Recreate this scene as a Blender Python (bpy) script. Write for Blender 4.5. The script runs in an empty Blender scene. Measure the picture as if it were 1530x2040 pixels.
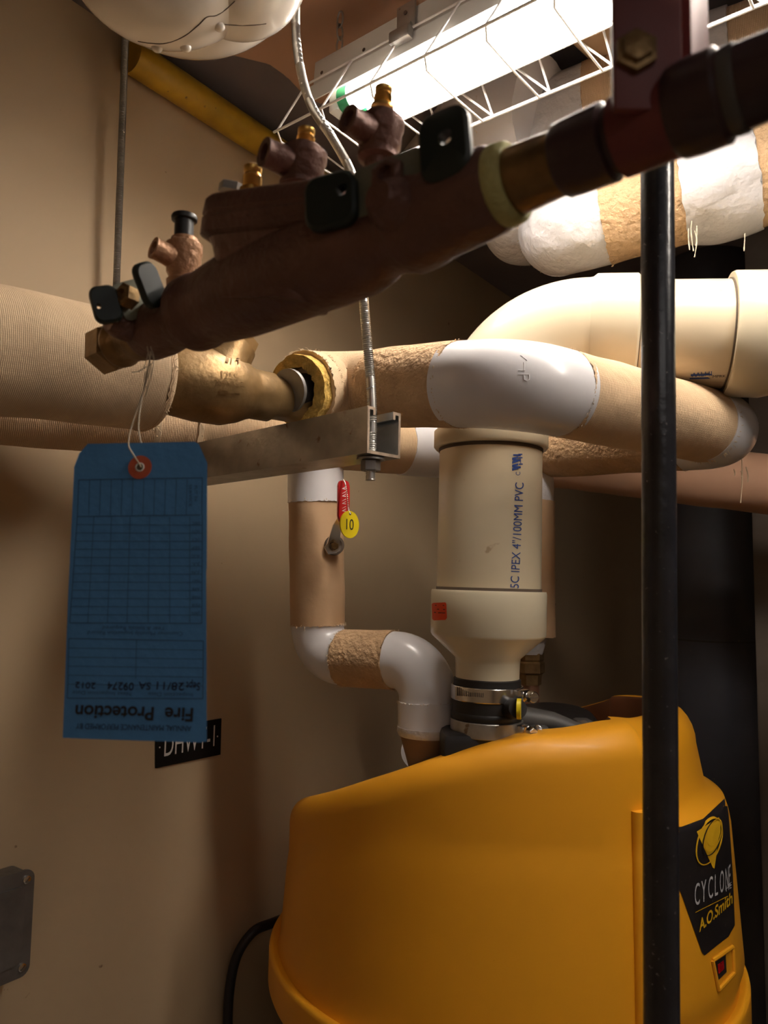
import bpy, bmesh, math, random
from mathutils import Vector, Matrix, noise
from mathutils.bvhtree import BVHTree
random.seed(7)
PI = math.pi
V = Vector
sc = bpy.context.scene
C = sc.collection

# ------------------------------------------------------------------ camera, world, exposure
CZ = 1.71
PITCH = math.radians(5.2); ROLL = math.radians(0.9)
FP = 1530.0
f_ = V((0, math.cos(PITCH), math.sin(PITCH)))
u0 = V((0, -math.sin(PITCH), math.cos(PITCH))); r0 = V((1, 0, 0))
r_ = (r0*math.cos(ROLL) + u0*math.sin(ROLL)).normalized()
u_ = (-r0*math.sin(ROLL) + u0*math.cos(ROLL)).normalized()
CAM = V((0, 0, CZ))
cd = bpy.data.cameras.new('camera'); cam = bpy.data.objects.new('camera', cd); C.objects.link(cam)
M = Matrix((r_, u_, -f_)).transposed().to_4x4(); M.translation = CAM
cam.matrix_world = M
cd.sensor_fit = 'VERTICAL'; cd.sensor_height = 36.0; cd.sensor_width = 27.0
cd.lens = FP/2040*36.0
cd.clip_start = 0.02; cd.clip_end = 50
cd.dof.use_dof = True; cd.dof.focus_distance = 0.86; cd.dof.aperture_fstop = 11.0
sc.camera = cam
w = bpy.data.worlds.new('world'); sc.world = w; w.use_nodes = True
w.node_tree.nodes['Background'].inputs[0].default_value = (1.0, 0.85, 0.7, 1)
w.node_tree.nodes['Background'].inputs[1].default_value = 0.02
sc.view_settings.view_transform = 'Standard'; sc.view_settings.look = 'None'
sc.view_settings.gamma = 1; sc.view_settings.use_curve_mapping = False
sc.view_settings.exposure = 0.0
TUBE_STRENGTH = 34.0
# added fill light behind the camera, no fixture there, lifts front-facing surfaces
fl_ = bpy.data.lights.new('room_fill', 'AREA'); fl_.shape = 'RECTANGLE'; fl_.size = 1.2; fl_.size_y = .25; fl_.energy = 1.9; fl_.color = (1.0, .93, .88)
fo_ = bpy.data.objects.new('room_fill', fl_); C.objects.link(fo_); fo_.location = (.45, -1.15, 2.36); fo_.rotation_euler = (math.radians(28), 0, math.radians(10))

def ray(px, py):
    return f_ + r_*((px-765)/FP) + u_*((1020-py)/FP)
def P(px, py, Y):
    d = ray(px, py); return CAM + d*(Y/d.y)
A_ = V((.70711, .70711, 0)); B_ = V((-.70711, .70711, 0)); Z_ = V((0, 0, 1))
def px2m(p):                       # metres per reference pixel at a world point
    return (p-CAM).dot(f_)/FP
def proj(p):
    d = p-CAM; k = d.dot(f_)
    return (765+FP*d.dot(r_)/k, 1020-FP*d.dot(u_)/k)

# ------------------------------------------------------------------ materials
def mat(name, col, rough=.5, metal=0, vary=0, vscale=8, bump=0, bscale=60, coat=0, spots=None, weave=0, wperiod=.0018, emit=0, spec=.5, sss=0):
    m = bpy.data.materials.new(name); m.use_nodes = True
    n = m.node_tree.nodes; l = m.node_tree.links; b = n['Principled BSDF']
    b.inputs['Roughness'].default_value = rough; b.inputs['Metallic'].default_value = metal
    b.inputs['Base Color'].default_value = (*col, 1)
    b.inputs['Specular IOR Level'].default_value = spec
    if coat: b.inputs['Coat Weight'].default_value = coat; b.inputs['Coat Roughness'].default_value = .15
    if emit:
        b.inputs['Emission Color'].default_value = (*col, 1); b.inputs['Emission Strength'].default_value = emit
    geo = n.new('ShaderNodeTexCoord'); src = geo.outputs['Object']
    out = None
    if vary:
        t = n.new('ShaderNodeTexNoise'); t.inputs['Scale'].default_value = vscale; t.inputs['Detail'].default_value = 5
        l.new(src, t.inputs['Vector'])
        r = n.new('ShaderNodeValToRGB')
        r.color_ramp.elements[0].position = .3; r.color_ramp.elements[1].position = .7
        r.color_ramp.elements[0].color = (*[c*(1-vary) for c in col], 1)
        r.color_ramp.elements[1].color = (*[min(1, c*(1+vary)) for c in col], 1)
        l.new(t.outputs['Fac'], r.inputs['Fac']); out = r.outputs['Color']
    if spots:
        scol, sscale, thr = spots
        t = n.new('ShaderNodeTexNoise'); t.inputs['Scale'].default_value = sscale; t.inputs['Detail'].default_value = 3
        l.new(src, t.inputs['Vector'])
        r = n.new('ShaderNodeValToRGB'); r.color_ramp.elements[0].position = thr; r.color_ramp.elements[1].position = thr+.05
        r.color_ramp.elements[0].color = (0, 0, 0, 1); r.color_ramp.elements[1].color = (1, 1, 1, 1)
        l.new(t.outputs['Fac'], r.inputs['Fac'])
        mx = n.new('ShaderNodeMix'); mx.data_type = 'RGBA'
        l.new(r.outputs['Color'], mx.inputs[0])
        if out: l.new(out, mx.inputs[6])
        else: mx.inputs[6].default_value = (*col, 1)
        mx.inputs[7].default_value = (*scol, 1); out = mx.outputs[2]
    if out: l.new(out, b.inputs['Base Color'])
    nrm = None
    if bump:
        t = n.new('ShaderNodeTexNoise'); t.inputs['Scale'].default_value = bscale; t.inputs['Detail'].default_value = 4
        l.new(src, t.inputs['Vector'])
        bp = n.new('ShaderNodeBump'); bp.inputs['Strength'].default_value = min(1, bump); bp.inputs['Distance'].default_value = .004*max(1, bump)
        l.new(t.outputs['Fac'], bp.inputs['Height']); nrm = bp.outputs['Normal']
    if weave:
        uv = n.new('ShaderNodeUVMap')
        ns = n.new('ShaderNodeTexNoise'); ns.inputs['Scale'].default_value = 90; l.new(uv.outputs['UV'], ns.inputs['Vector'])
        mxv = n.new('ShaderNodeVectorMath'); mxv.operation = 'MULTIPLY_ADD'
        l.new(ns.outputs['Color'], mxv.inputs[0]); mxv.inputs[1].default_value = (.0014, .0014, 0); l.new(uv.outputs['UV'], mxv.inputs[2])
        hs = []
        for d in ('X', 'Y'):
            wv = n.new('ShaderNodeTexWave'); wv.wave_type = 'BANDS'; wv.bands_direction = d
            wv.inputs['Scale'].default_value = 2*PI/(20*(wperiod*(1.25 if d == 'X' else 1))); l.new(mxv.outputs[0], wv.inputs['Vector']); hs.append(wv.outputs['Fac'])
        mm = n.new('ShaderNodeMath'); mm.operation = 'MULTIPLY_ADD'; l.new(hs[0], mm.inputs[0]); mm.inputs[1].default_value = .22; l.new(hs[1], mm.inputs[2])
        bp = n.new('ShaderNodeBump'); bp.inputs['Strength'].default_value = weave; bp.inputs['Distance'].default_value = .0006
        l.new(mm.outputs[0], bp.inputs['Height'])
        if nrm: l.new(nrm, bp.inputs['Normal'])
        nrm = bp.outputs['Normal']
    if nrm: l.new(nrm, b.inputs['Normal'])
    return m
MT = dict(
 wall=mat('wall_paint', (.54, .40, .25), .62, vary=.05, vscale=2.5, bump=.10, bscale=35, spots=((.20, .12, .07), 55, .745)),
 darkwall=mat('dark_block_paint', (.10, .085, .085), .8, vary=.2, bump=.3, bscale=30),
 ceil=mat('ceiling_deck', (.20, .165, .17), .8, vary=.12, vscale=5, bump=.2),
 floor=mat('concrete_floor', (.42, .38, .33), .6, vary=.2, bump=.2),
 canvas=mat('canvas_jacket', (.66, .46, .28), .85, vary=.10, vscale=18, bump=.5, bscale=45, weave=.55),
 canvasf=mat('canvas_jacket_fine', (.70, .51, .32), .85, vary=.08, vscale=20, bump=.45, bscale=30, weave=.5, wperiod=.0014),
 rough=mat('rough_mastic_canvas', (.58, .38, .21), .8, vary=.14, vscale=30, bump=1.2, bscale=150),
 smooth=mat('smooth_canvas', (.58, .38, .22), .75, vary=.08, vscale=12, bump=.35, bscale=35),
 thread=mat('canvas_thread', (.66, .50, .33), .9),
 duct=mat('brown_duct_wrap', (.42, .24, .15), .8, vary=.10, vscale=8, bump=.35, bscale=20),
 jacket=mat('white_jacket', (.80, .78, .80), .28, vary=.02, bump=.12, bscale=18, coat=.3),
 jacketr=mat('white_lumpy_jacket', (.68, .66, .67), .4, vary=.04, bump=1.6, bscale=38, coat=.2),
 jacketg=mat('glossy_valve_jacket', (.74, .68, .60), .16, vary=.02, bump=.05, bscale=12, coat=.6),
 seam=mat('dark_seam', (.10, .07, .05), .7),
 pvc=mat('cream_pvc', (.72, .61, .43), .30, vary=.04, vscale=9, bump=.05, bscale=25, spots=((.50, .36, .22), 45, .70), coat=.15),
 pvcb=mat('cream_pvc_fitting', (.75, .66, .48), .28, vary=.03, vscale=9, bump=.08, bscale=20, coat=.2),
 blueink=mat('blue_ink', (.03, .07, .28), .5),
 bronze=mat('painted_bronze_body', (.165, .082, .062), .42, .35, vary=.16, vscale=25, bump=.35, bscale=180),
 bronze2=mat('cast_bronze', (.29, .18, .075), .42, .6, vary=.25, vscale=30, bump=.16, bscale=140),
 bronze3=mat('tan_bronze', (.44, .24, .13), .45, .35, vary=.12, vscale=40, bump=.35, bscale=220),
 brass=mat('bright_brass', (.70, .43, .12), .30, .9, vary=.1, vscale=60),
 oldbrass=mat('tarnished_brass', (.25, .155, .065), .38, .7, vary=.3, vscale=60, bump=.2, bscale=120),
 copper=mat('aged_copper', (.34, .17, .10), .45, .6, vary=.2, vscale=40),
 tape=mat('thread_seal_tape', (.50, .48, .20), .7, vary=.15, vscale=80, bump=.5, bscale=300),
 wing=mat('dark_green_handle', (.008, .015, .011), .45, 0, vary=.2),
 grgreen=mat('grey_green_plate', (.20, .20, .15), .5, .3, vary=.25, vscale=60),
 verd=mat('green_patina', (.25, .36, .24), .8, vary=.2),
 red=mat('red_primer', (.16, .035, .035), .45, .1, vary=.12, vscale=20),
 darkpipe=mat('dark_pipe_paint', (.055, .030, .032), .38, .2, vary=.2, vscale=30),
 pole=mat('black_pipe_paint', (.018, .019, .025), .28, 0, vary=.3, vscale=40, bump=.12, bscale=150, spots=((.22, .20, .20), 300, .685), coat=.3),
 galv=mat('galvanised_steel', (.42, .41, .39), .38, .85, vary=.18, vscale=40, bump=.12, bscale=120, spots=((.24, .18, .13), 60, .66)),
 cutedge=mat('sawn_steel_edge', (.50, .38, .28), .5, .5, vary=.3, vscale=120),
 taper=mat('brown_end_wrap', (.20, .13, .09), .6, vary=.15),
 zinc=mat('zinc_plated_rod', (.62, .60, .56), .32, .9, vary=.15, vscale=90),
 steel=mat('bright_steel', (.72, .70, .68), .22, 1.0, vary=.06),
 greyzinc=mat('dull_zinc', (.30, .29, .28), .45, .8, vary=.2, vscale=50),
 yellow=mat('yellow_plastic_cover', (.80, .35, .010), .52, 0, vary=.04, vscale=5, bump=.1, bscale=14, spots=((.55, .22, .01), 60, .76), coat=.08),
 coverin=mat('brown_moulding_inside', (.13, .035, .008), .6, vary=.05),
 gasy=mat('yellow_pipe_paint', (.52, .30, .018), .45, vary=.15, vscale=30, spots=((.2, .12, .03), 90, .70)),
 black=mat('black_plastic', (.018, .016, .016), .42, vary=.2, bump=.08, bscale=90),
 rubber=mat('black_rubber', (.016, .014, .013), .5, vary=.2),
 greyp=mat('grey_black_plastic', (.075, .070, .066), .5, vary=.1),
 label=mat('black_label_film', (.014, .012, .013), .34, vary=.3, spots=((.10, .09, .08), 180, .70)),
 yprint=mat('yellow_print', (.68, .38, .01), .5), wprint=mat('silver_print', (.55, .53, .55), .45),
 kprint=mat('black_print', (.012, .012, .014), .6), bprint=mat('faint_blue_print', (.035, .095, .19), .7),
 ink=mat('handwriting_ink', (.01, .012, .03), .5),
 tag=mat('blue_card', (.075, .25, .55), .75, vary=.05, vscale=14, bump=.1, bscale=200),
 tagring=mat('red_reinforcement', (.56, .11, .05), .7, vary=.1), paper=mat('card_edge', (.75, .74, .68), .8),
 string=mat('white_string', (.55, .46, .34), .8),
 glass=mat('glass_wool', (.66, .42, .10), .95, vary=.25, vscale=120, bump=1.0, bscale=260),
 enamel=mat('white_enamel', (.72, .70, .66), .38, vary=.04, vscale=20, spots=((.25, .16, .10), 50, .72)),
 wire=mat('white_coated_wire', (.82, .80, .78), .35),
 tube=mat('lit_tube', (1.0, .92, .83), .4, emit=TUBE_STRENGTH),
 green=mat('green_lamp_cap', (.01, .20, .07), .5),
 redp=mat('red_vinyl_grip', (.50, .015, .015), .30, vary=.1), ytag=mat('yellow_tag', (.72, .56, .01), .45),
 sticker=mat('orange_red_sticker', (.80, .07, .015), .5), whitep=mat('white_lettering', (.78, .74, .70), .5),
 sign=mat('black_sign', (.008, .007, .006), .6, spec=.2),
 box=mat('cast_grey_box', (.17, .16, .15), .45, .5, vary=.15, vscale=40, bump=.3, bscale=90),
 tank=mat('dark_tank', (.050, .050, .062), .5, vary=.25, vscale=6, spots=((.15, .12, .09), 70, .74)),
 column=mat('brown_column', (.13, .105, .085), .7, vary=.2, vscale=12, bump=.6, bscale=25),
 greytank=mat('grey_tank_shell', (.46, .45, .42), .45, vary=.05),
 cable=mat('black_cable', (.015, .012, .014), .45),
 lamp=mat('red_rocker', (.55, .01, .015), .25),
)

# ------------------------------------------------------------------ object helpers
def T(o, label=None, cat=None, group=None, kind=None):
    if label: o['label'] = label
    if cat: o['category'] = cat
    if group: o['group'] = group
    if kind: o['kind'] = kind
    return o
def thing(name, label, cat, loc, group=None):
    o = bpy.data.objects.new(name, None); C.objects.link(o); o.location = loc; o.empty_display_size = .02
    return T(o, label, cat, group)
def wloc(o):
    p = V((0, 0, 0))
    while o: p += o.location; o = o.parent
    return p
def obj(name, bm, m, parent=None, smooth=40, label=None, kind=None):
    if smooth:
        bm.normal_update()
        ca = math.radians(smooth)
        for f in bm.faces: f.smooth = True
        for e in bm.edges:
            if len(e.link_faces) == 2 and e.link_faces[0].normal.length > 0 and e.link_faces[1].normal.length > 0:
                if e.link_faces[0].normal.angle(e.link_faces[1].normal) > ca: e.smooth = False
    if parent: off = wloc(parent)
    else:
        xs = [v.co for v in bm.verts]
        off = V(((min(v.x for v in xs)+max(v.x for v in xs))/2, (min(v.y for v in xs)+max(v.y for v in xs))/2, min(v.z for v in xs)))
    for v in bm.verts: v.co -= off
    me = bpy.data.meshes.new(name); bm.to_mesh(me); bm.free()
    o = bpy.data.objects.new(name, me); C.objects.link(o)
    if parent: o.parent = parent
    else: o.location = off
    me.materials.append(m if not isinstance(m, str) else MT[m])
    if label: o['label'] = label
    if kind: o['kind'] = kind
    return o
def NB(): return bmesh.new()
def frames(pts):
    n = len(pts); tans = []
    for i in range(n):
        a = pts[max(0, i-1)]; b = pts[min(n-1, i+1)]
        tans.append((b-a).normalized() if (b-a).length > 1e-9 else (tans[-1] if tans else V((0, 0, 1))))
    t = tans[0]; ref = V((0, 0, 1)) if abs(t.z) < .9 else V((1, 0, 0))
    x = (ref - t*ref.dot(t)).normalized(); out = []
    for i in range(n):
        t = tans[i]; x = (x - t*x.dot(t)).normalized(); out.append((x, t.cross(x).normalized(), t))
    return out
def add_tube(bm, pts, rad, seg=24, cap=True, rag=0, lump=0, fn=None):
    pts = [V(p) for p in pts]; n = len(pts)
    if not hasattr(rad, '__len__'): rad = [rad]*n
    fr = frames(pts); uvl = bm.loops.layers.uv.verify(); rings = []; vv = [0]
    for i in range(1, n): vv.append(vv[-1]+(pts[i]-pts[i-1]).length)
    for i, p in enumerate(pts):
        x, y, t = fr[i]; ring = []
        for k in range(seg):
            a = 2*PI*k/seg; r = rad[i]
            if fn: r *= fn(i, a)
            d = x*math.cos(a)+y*math.sin(a); q = p+d*r
            if lump: q += d*lump*noise.noise(q*22)
            if rag and i in (0, n-1): q += t*(rag*random.uniform(-1, 1)*(.6+.8*abs(noise.noise(V((k*.35, i, 3))))))
            ring.append(bm.verts.new(q))
        rings.append(ring)
    for i in range(n-1):
        for k in range(seg):
            k2 = (k+1) % seg
            f = bm.faces.new((rings[i][k], rings[i][k2], rings[i+1][k2], rings[i+1][k]))
            rr = max(rad)
            uvs = [(2*PI*k/seg*rr, vv[i]), (2*PI*(k+1)/seg*rr, vv[i]), (2*PI*(k+1)/seg*rr, vv[i+1]), (2*PI*k/seg*rr, vv[i+1])]
            for lp, u in zip(f.loops, uvs): lp[uvl].uv = u
    if cap:
        if rad[0] > 1e-6: bm.faces.new(list(reversed(rings[0])))
        if rad[-1] > 1e-6: bm.faces.new(rings[-1])
    return rings
def add_lathe(bm, o, axis, prof, seg=32, cap=True):     # prof: (distance along axis, radius)
    axis = axis.normalized()
    ref = V((0, 0, 1)) if abs(axis.z) < .9 else V((1, 0, 0))
    x = (ref-axis*ref.dot(axis)).normalized(); y = axis.cross(x); uvl = bm.loops.layers.uv.verify(); rings = []
    for h, r in prof:
        rings.append([bm.verts.new(o+axis*h+(x*math.cos(2*PI*k/seg)+y*math.sin(2*PI*k/seg))*max(r, 1e-5)) for k in range(seg)])
    for i in range(len(rings)-1):
        for k in range(seg):
            k2 = (k+1) % seg
            f = bm.faces.new((rings[i][k], rings[i][k2], rings[i+1][k2], rings[i+1][k]))
            for lp, u in zip(f.loops, [(k/seg*.3, prof[i][0]), ((k+1)/seg*.3, prof[i][0]), ((k+1)/seg*.3, prof[i+1][0]), (k/seg*.3, prof[i+1][0])]): lp[uvl].uv = u
    if cap:
        if prof[0][1] > 1e-4: bm.faces.new(list(reversed(rings[0])))
        if prof[-1][1] > 1e-4: bm.faces.new(rings[-1])
    return rings
def add_box(bm, c, ax, ay, az, s, bev=0, bseg=2):         # s = full sizes along unit axes ax, ay, az
    vs = []
    for i in (-1, 1):
        for j in (-1, 1):
            for k in (-1, 1): vs.append(bm.verts.new(c+ax*(i*s[0]/2)+ay*(j*s[1]/2)+az*(k*s[2]/2)))
    fs = []
    for q in ((0, 1, 3, 2), (4, 6, 7, 5), (0, 4, 5, 1), (2, 3, 7, 6), (0, 2, 6, 4), (1, 5, 7, 3)): fs.append(bm.faces.new([vs[i] for i in q]))
    if bev:
        es = set(e for f in fs for e in f.edges)
        bmesh.ops.bevel(bm, geom=list(es), offset=bev, segments=bseg, affect='EDGES', profile=.5)
def rrect(w_, h_, r, n=5):                                # rounded rectangle outline
    out = []
    for cx, cy, a0 in ((w_/2-r, h_/2-r, 0), (-w_/2+r, h_/2-r, 90), (-w_/2+r, -h_/2+r, 180), (w_/2-r, -h_/2+r, 270)):
        for k in range(n+1):
            a = math.radians(a0+90*k/n); out.append((cx+r*math.cos(a), cy+r*math.sin(a)))
    return out
def add_prism(bm, outline, o, ax, ay, az, th, hole=None, bev=0):  # 2-D outline extruded by th along az; hole = outline of same count
    def ring(ol, h): return [bm.verts.new(o+ax*p[0]+ay*p[1]+az*h) for p in ol]
    a, b = ring(outline, 0), ring(outline, th); n = len(a)
    for k in range(n): bm.faces.new((a[k], a[(k+1) % n], b[(k+1) % n], b[k]))
    if hole:
        c, d = ring(hole, 0), ring(hole, th)
        for k in range(n):
            k2 = (k+1) % n
            bm.faces.new((c[k2], c[k], d[k], d[k2])); bm.faces.new((b[k], b[k2], d[k2], d[k])); bm.faces.new((a[k2], a[k], c[k], c[k2]))
    else:
        bm.faces.new(list(reversed(a))); bm.faces.new(b)
def circ(r, n, cx=0, cy=0, a0=0, ry=None): return [(cx+r*math.cos(a0+2*PI*k/n), cy+(ry or r)*math.sin(a0+2*PI*k/n)) for k in range(n)]
def fillet(pts, R, n=14):
    """polyline with rounded corners; returns list of (kind, points)"""
    segs = []; cur = V(pts[0])
    for i in range(1, len(pts)-1):
        p = V(pts[i]); a = (V(pts[i-1])-p).normalized(); b = (V(pts[i+1])-p).normalized()
        ang = a.angle(b); Ri = R[i-1] if hasattr(R, '__len__') else R
        d = Ri/math.tan(ang/2); s = p+a*d; e = p+b*d
        segs.append(('s', [cur, s]))
        c = p+(a+b).normalized()*(Ri/math.sin(ang/2)); arc = []
        va = (s-c); vb = (e-c); tot = va.angle(vb); axis = va.cross(vb).normalized()
        for k in range(n+1): arc.append(c+Matrix.Rotation(tot*k/n, 3, axis) @ va)
        segs.append(('a', arc)); cur = e
    segs.append(('s', [cur, V(pts[-1])]))
    return segs
def resample(p, q, step):
    n = max(2, int((q-p).length/step)); return [p.lerp(q, k/n) for k in range(n+1)]
def catmull(pts, n=8):
    pts = [V(p) for p in pts]; P_ = [pts[0]*2-pts[1]]+pts+[pts[-1]*2-pts[-2]]; out = []
    for i in range(1, len(P_)-2):
        a, b, c, d = P_[i-1:i+3]
        for k in range(n):
            t = k/n; out.append(.5*((2*b)+(c-a)*t+(2*a-5*b+4*c-d)*t*t+(3*b-a-3*c+d)*t**3))
    out.append(pts[-1]); return out
def fray(parent, c, axis, r, n=70, L=.006, m='thread'):   # loose threads round a cut edge
    axis = axis.normalized(); ref = V((0, 0, 1)) if abs(axis.z) < .9 else V((1, 0, 0))
    x = (ref-axis*ref.dot(axis)).normalized(); y = axis.cross(x); bm = NB()
    for k in range(n):
        a = random.uniform(0, 2*PI); d = x*math.cos(a)+y*math.sin(a); l = L*random.uniform(.3, 1.2)
        s = c+d*(r*.998)+axis*random.uniform(-.002, .001)
        t = axis*random.uniform(.2, 1)+d*random.uniform(.0, .6)+d.cross(axis)*random.uniform(-.6, .6)
        mid = s+t*l*.5+d*.0006; e = s+t*l+V((0, 0, -.15*l))
        add_tube(bm, [s, mid, e], [.00035, .0003, .00018], 4)
    return obj('frayed_threads', bm, m, parent, kind='stuff')
def insul(root, pts, r, R, mats, caps=(True, True), rag=.0016, lump=.0012, cover='jacket', ext=.006, covers=None, rc=None):
    """insulated pipe run: canvas on straight lengths, moulded white covers on bends"""
    segs = fillet(pts, R); si = 0; out = []
    for i, (kd, ps) in enumerate(segs):
        if kd == 's':
            a, b = ps; m = mats[si] if isinstance(mats, (list, tuple)) else mats; si += 1
            if (b-a).length < .004: continue
            t = (b-a).normalized()
            a2 = a+t*(ext if i > 0 else 0); b2 = b-t*(ext if i < len(segs)-1 else 0)
            bm = NB(); pp = resample(a2, b2, .008)
            add_tube(bm, pp, r+.0012, 72, True, rag if len(pp) > 2 else 0, lump); out.append(obj('canvas_wrap', bm, m, root))
            if i > 0: fray(root, a2, -t, r+.0012, 60, .004)
            if i < len(segs)-1: fray(root, b2, t, r+.0012, 60, .004)
        else:
            t0 = (ps[1]-ps[0]).normalized(); t1 = (ps[-1]-ps[-2]).normalized(); e2 = ext+.008
            pp = [ps[0]-t0*e2, ps[0]-t0*e2*.5]+ps+[ps[-1]+t1*e2*.5, ps[-1]+t1*e2]
            bm = NB(); add_tube(bm, pp, rc or r, 56, True, 0, lump*.3); out.append(obj('elbow_cover', bm, cover, root))
    return out

# text and flat print laid on real surfaces
_tc = {}
def glyphs(body, bold=0):
    cu = bpy.data.curves.new('t', 'FONT'); cu.body = body; cu.size = 1; cu.resolution_u = 4; cu.extrude = 0; cu.offset = bold
    o = bpy.data.objects.new('t', cu); C.objects.link(o)
    dg = bpy.context.evaluated_depsgraph_get(); me = bpy.data.meshes.new_from_object(o.evaluated_get(dg))
    vs = [v.co.copy() for v in me.vertices]; fs = [tuple(p.vertices) for p in me.polygons]
    bpy.data.objects.remove(o); bpy.data.curves.remove(cu); bpy.data.meshes.remove(me)
    x0 = min(v.x for v in vs); x1 = max(v.x for v in vs)
    return [((v.x-x0)/(x1-x0), v.y/.7) for v in vs], fs      # u across full width 0..1, v in cap heights
def thicken(bm, th):
    if th: bmesh.ops.solidify(bm, geom=bm.faces[:], thickness=th)
def text_plane(bm, body, A, B, h, n, off=.0004, bold=0):              # A,B 3-D baseline ends, h cap height (m), n surface normal
    vs, fs = glyphs(body, bold); r = (B-A); up = n.cross(r).normalized()
    bv = [bm.verts.new(A+r*u+up*(v*h)+n*off) for u, v in vs]
    for f in fs: bm.faces.new([bv[i] for i in f])
def bvh_of(o):
    me = o.data; off = wloc(o)
    return BVHTree.FromPolygons([v.co+off for v in me.vertices], [tuple(p.vertices) for p in me.polygons])
def cast(bvh, px, py, off):
    d = ray(px, py).normalized(); h = bvh.ray_cast(CAM, d)
    if h[0] is None: return None
    n = h[1] if h[1].dot(d) < 0 else -h[1]
    return h[0]+n*off
def cast_poly(bm, bvh, pts, faces, off):
    vs = []
    for p in pts:
        q = cast(bvh, p[0], p[1], off); vs.append(bm.verts.new(q) if q else None)
    for f in faces:
        k = [vs[i] for i in f]
        if all(k):
            try: bm.faces.new(k)
            except ValueError: pass
def text_on(bm, bvh, body, A, B, H, off=.0004, bold=0):     # A,B baseline pixels; H cap-height vector in px
    vs, fs = glyphs(body, bold)
    pts = [(A[0]+(B[0]-A[0])*u+H[0]*v, A[1]+(B[1]-A[1])*u+H[1]*v) for u, v in vs]
    cast_poly(bm, bvh, pts, fs, off)
def patch_on(bm, bvh, poly, off, step=8):                      # polygon laid on a curved surface
    t = bmesh.new(); t.faces.new([t.verts.new((x, y, 0)) for x, y in poly])
    xs = [p[0] for p in poly]; ys = [p[1] for p in poly]
    for lo, hi, nn in ((min(xs), max(xs), V((1, 0, 0))), (min(ys), max(ys), V((0, 1, 0)))):
        c = lo+step
        while c < hi:
            bmesh.ops.bisect_plane(t, geom=t.verts[:]+t.edges[:]+t.faces[:], plane_co=nn*c, plane_no=nn); c += step
    t.verts.ensure_lookup_table(); t.verts.index_update()
    cast_poly(bm, bvh, [(v.co.x, v.co.y) for v in t.verts], [[v.index for v in f.verts] for f in t.faces], off); t.free()

# ------------------------------------------------------------------ the room
W0 = V((-.235, 1.10, 0))                     # a point of the left wall; the wall runs along A_
WA = V((math.sin(math.radians(36)), math.cos(math.radians(36)), 0)); WB = V((-WA.y, WA.x, 0))
uw = W0.dot(WA); vw = W0.dot(WB)
U0, U1, V0 = -1.1, 2.7, -1.9                # room extents in the wall frame
CEIL = CZ+.705
def room_pt(u, v, z): return WA*u+WB*v+Z_*z
def slab(name, u0, u1, v0, v1, z0, z1, m):
    bm = NB(); add_box(bm, room_pt((u0+u1)/2, (v0+v1)/2, (z0+z1)/2), WA, WB, Z_, (u1-u0, v1-v0, z1-z0))
    return T(obj(name, bm, m, smooth=0), kind='structure')
t_ = .12
slab('floor', U0-t_, U1+t_, V0-t_, vw+t_, -.1, 0, 'floor')
slab('ceiling', U0-t_, U1+t_, V0-t_, vw+t_, CEIL, CEIL+.1, 'ceil')
slab('wall_left', U0-t_, U1+t_, vw, vw+t_, 0, CEIL, 'wall')
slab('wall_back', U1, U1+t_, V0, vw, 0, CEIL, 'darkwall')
slab('wall_right', U0, U1, V0-t_, V0, 0, CEIL, 'wall')
slab('wall_front', U0-t_, U0, V0, vw, 0, CEIL, 'wall')
wall_n = -WB                                 # wall face normal towards the room
def on_wall(px, py, off=0):
    d = ray(px, py); k = ((W0+wall_n*off)-CAM).dot(wall_n)/d.dot(wall_n); return CAM+d*k

# ------------------------------------------------------------------ fluorescent fixture with wire guard
FX = V((.7815, -.6239, 0)); FL = V((.6239, .7815, 0))   # runs towards the camera's right
FO = P(628, 125, .84)                        # near top corner of its far end
L_ = 1.22
root = thing('ceiling_light', 'white fluorescent strip light with wire guard, lit, hung at top of photo', 'light', FO+FX*.6+FL*.055-Z_*.05)
def F(s, l, z): return FO+FX*s+FL*l+Z_*z
def along(bm, prof, s0, s1, closed=True):    # extrude an (l, z) profile along the fixture
    a = [bm.verts.new(F(s0, *p)) for p in prof]; b = [bm.verts.new(F(s1, *p)) for p in prof]; n = len(a)
    for k in range(n if closed else n-1): bm.faces.new((a[k], a[(k+1) % n], b[(k+1) % n], b[k]))
    if closed: bm.faces.new(list(reversed(a))); bm.faces.new(b)
bm = NB(); along(bm, [(0, 0), (.068, 0), (.072, -.030), (.078, -.033), (.076, -.060), (.0745, -.060), (.0755, -.035), (.070, -.0315), (.066, -.004), (.002, -.004), (-.0005, -.0315), (-.0045, -.0345), (-.004, -.050), (-.0055, -.050), (-.007, -.033), (-.002, -.030)], 0, L_)
hous = obj('housing', bm, 'enamel', root)
bm = NB(); along(bm, [(.020, -.0045), (.052, -.0045), (.042, -.030), (.030, -.030)], .004, L_-.004); obj('reflector', bm, 'enamel', root)
for l in (.018, .056):
    bm = NB(); add_tube(bm, [F(.045, l, -.051), F(L_-.04, l, -.051)], .0145, 24); obj('lamp_tube', bm, 'tube', root)
    for s in (.024, L_-.024):
        sg_ = 1 if s < .1 else -1
        bm = NB(); add_box(bm, F(s, l, -.040), FX, FL, Z_, (.014, .024, .050), .002); h = obj('lamp_holder', bm, 'enamel', root)
        bm = NB(); add_tube(bm, [F(s+sg_*.0075, l, -.051), F(s+sg_*.0210, l, -.051)], .0155, 24); obj('end_cap', bm, 'green', h)
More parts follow.
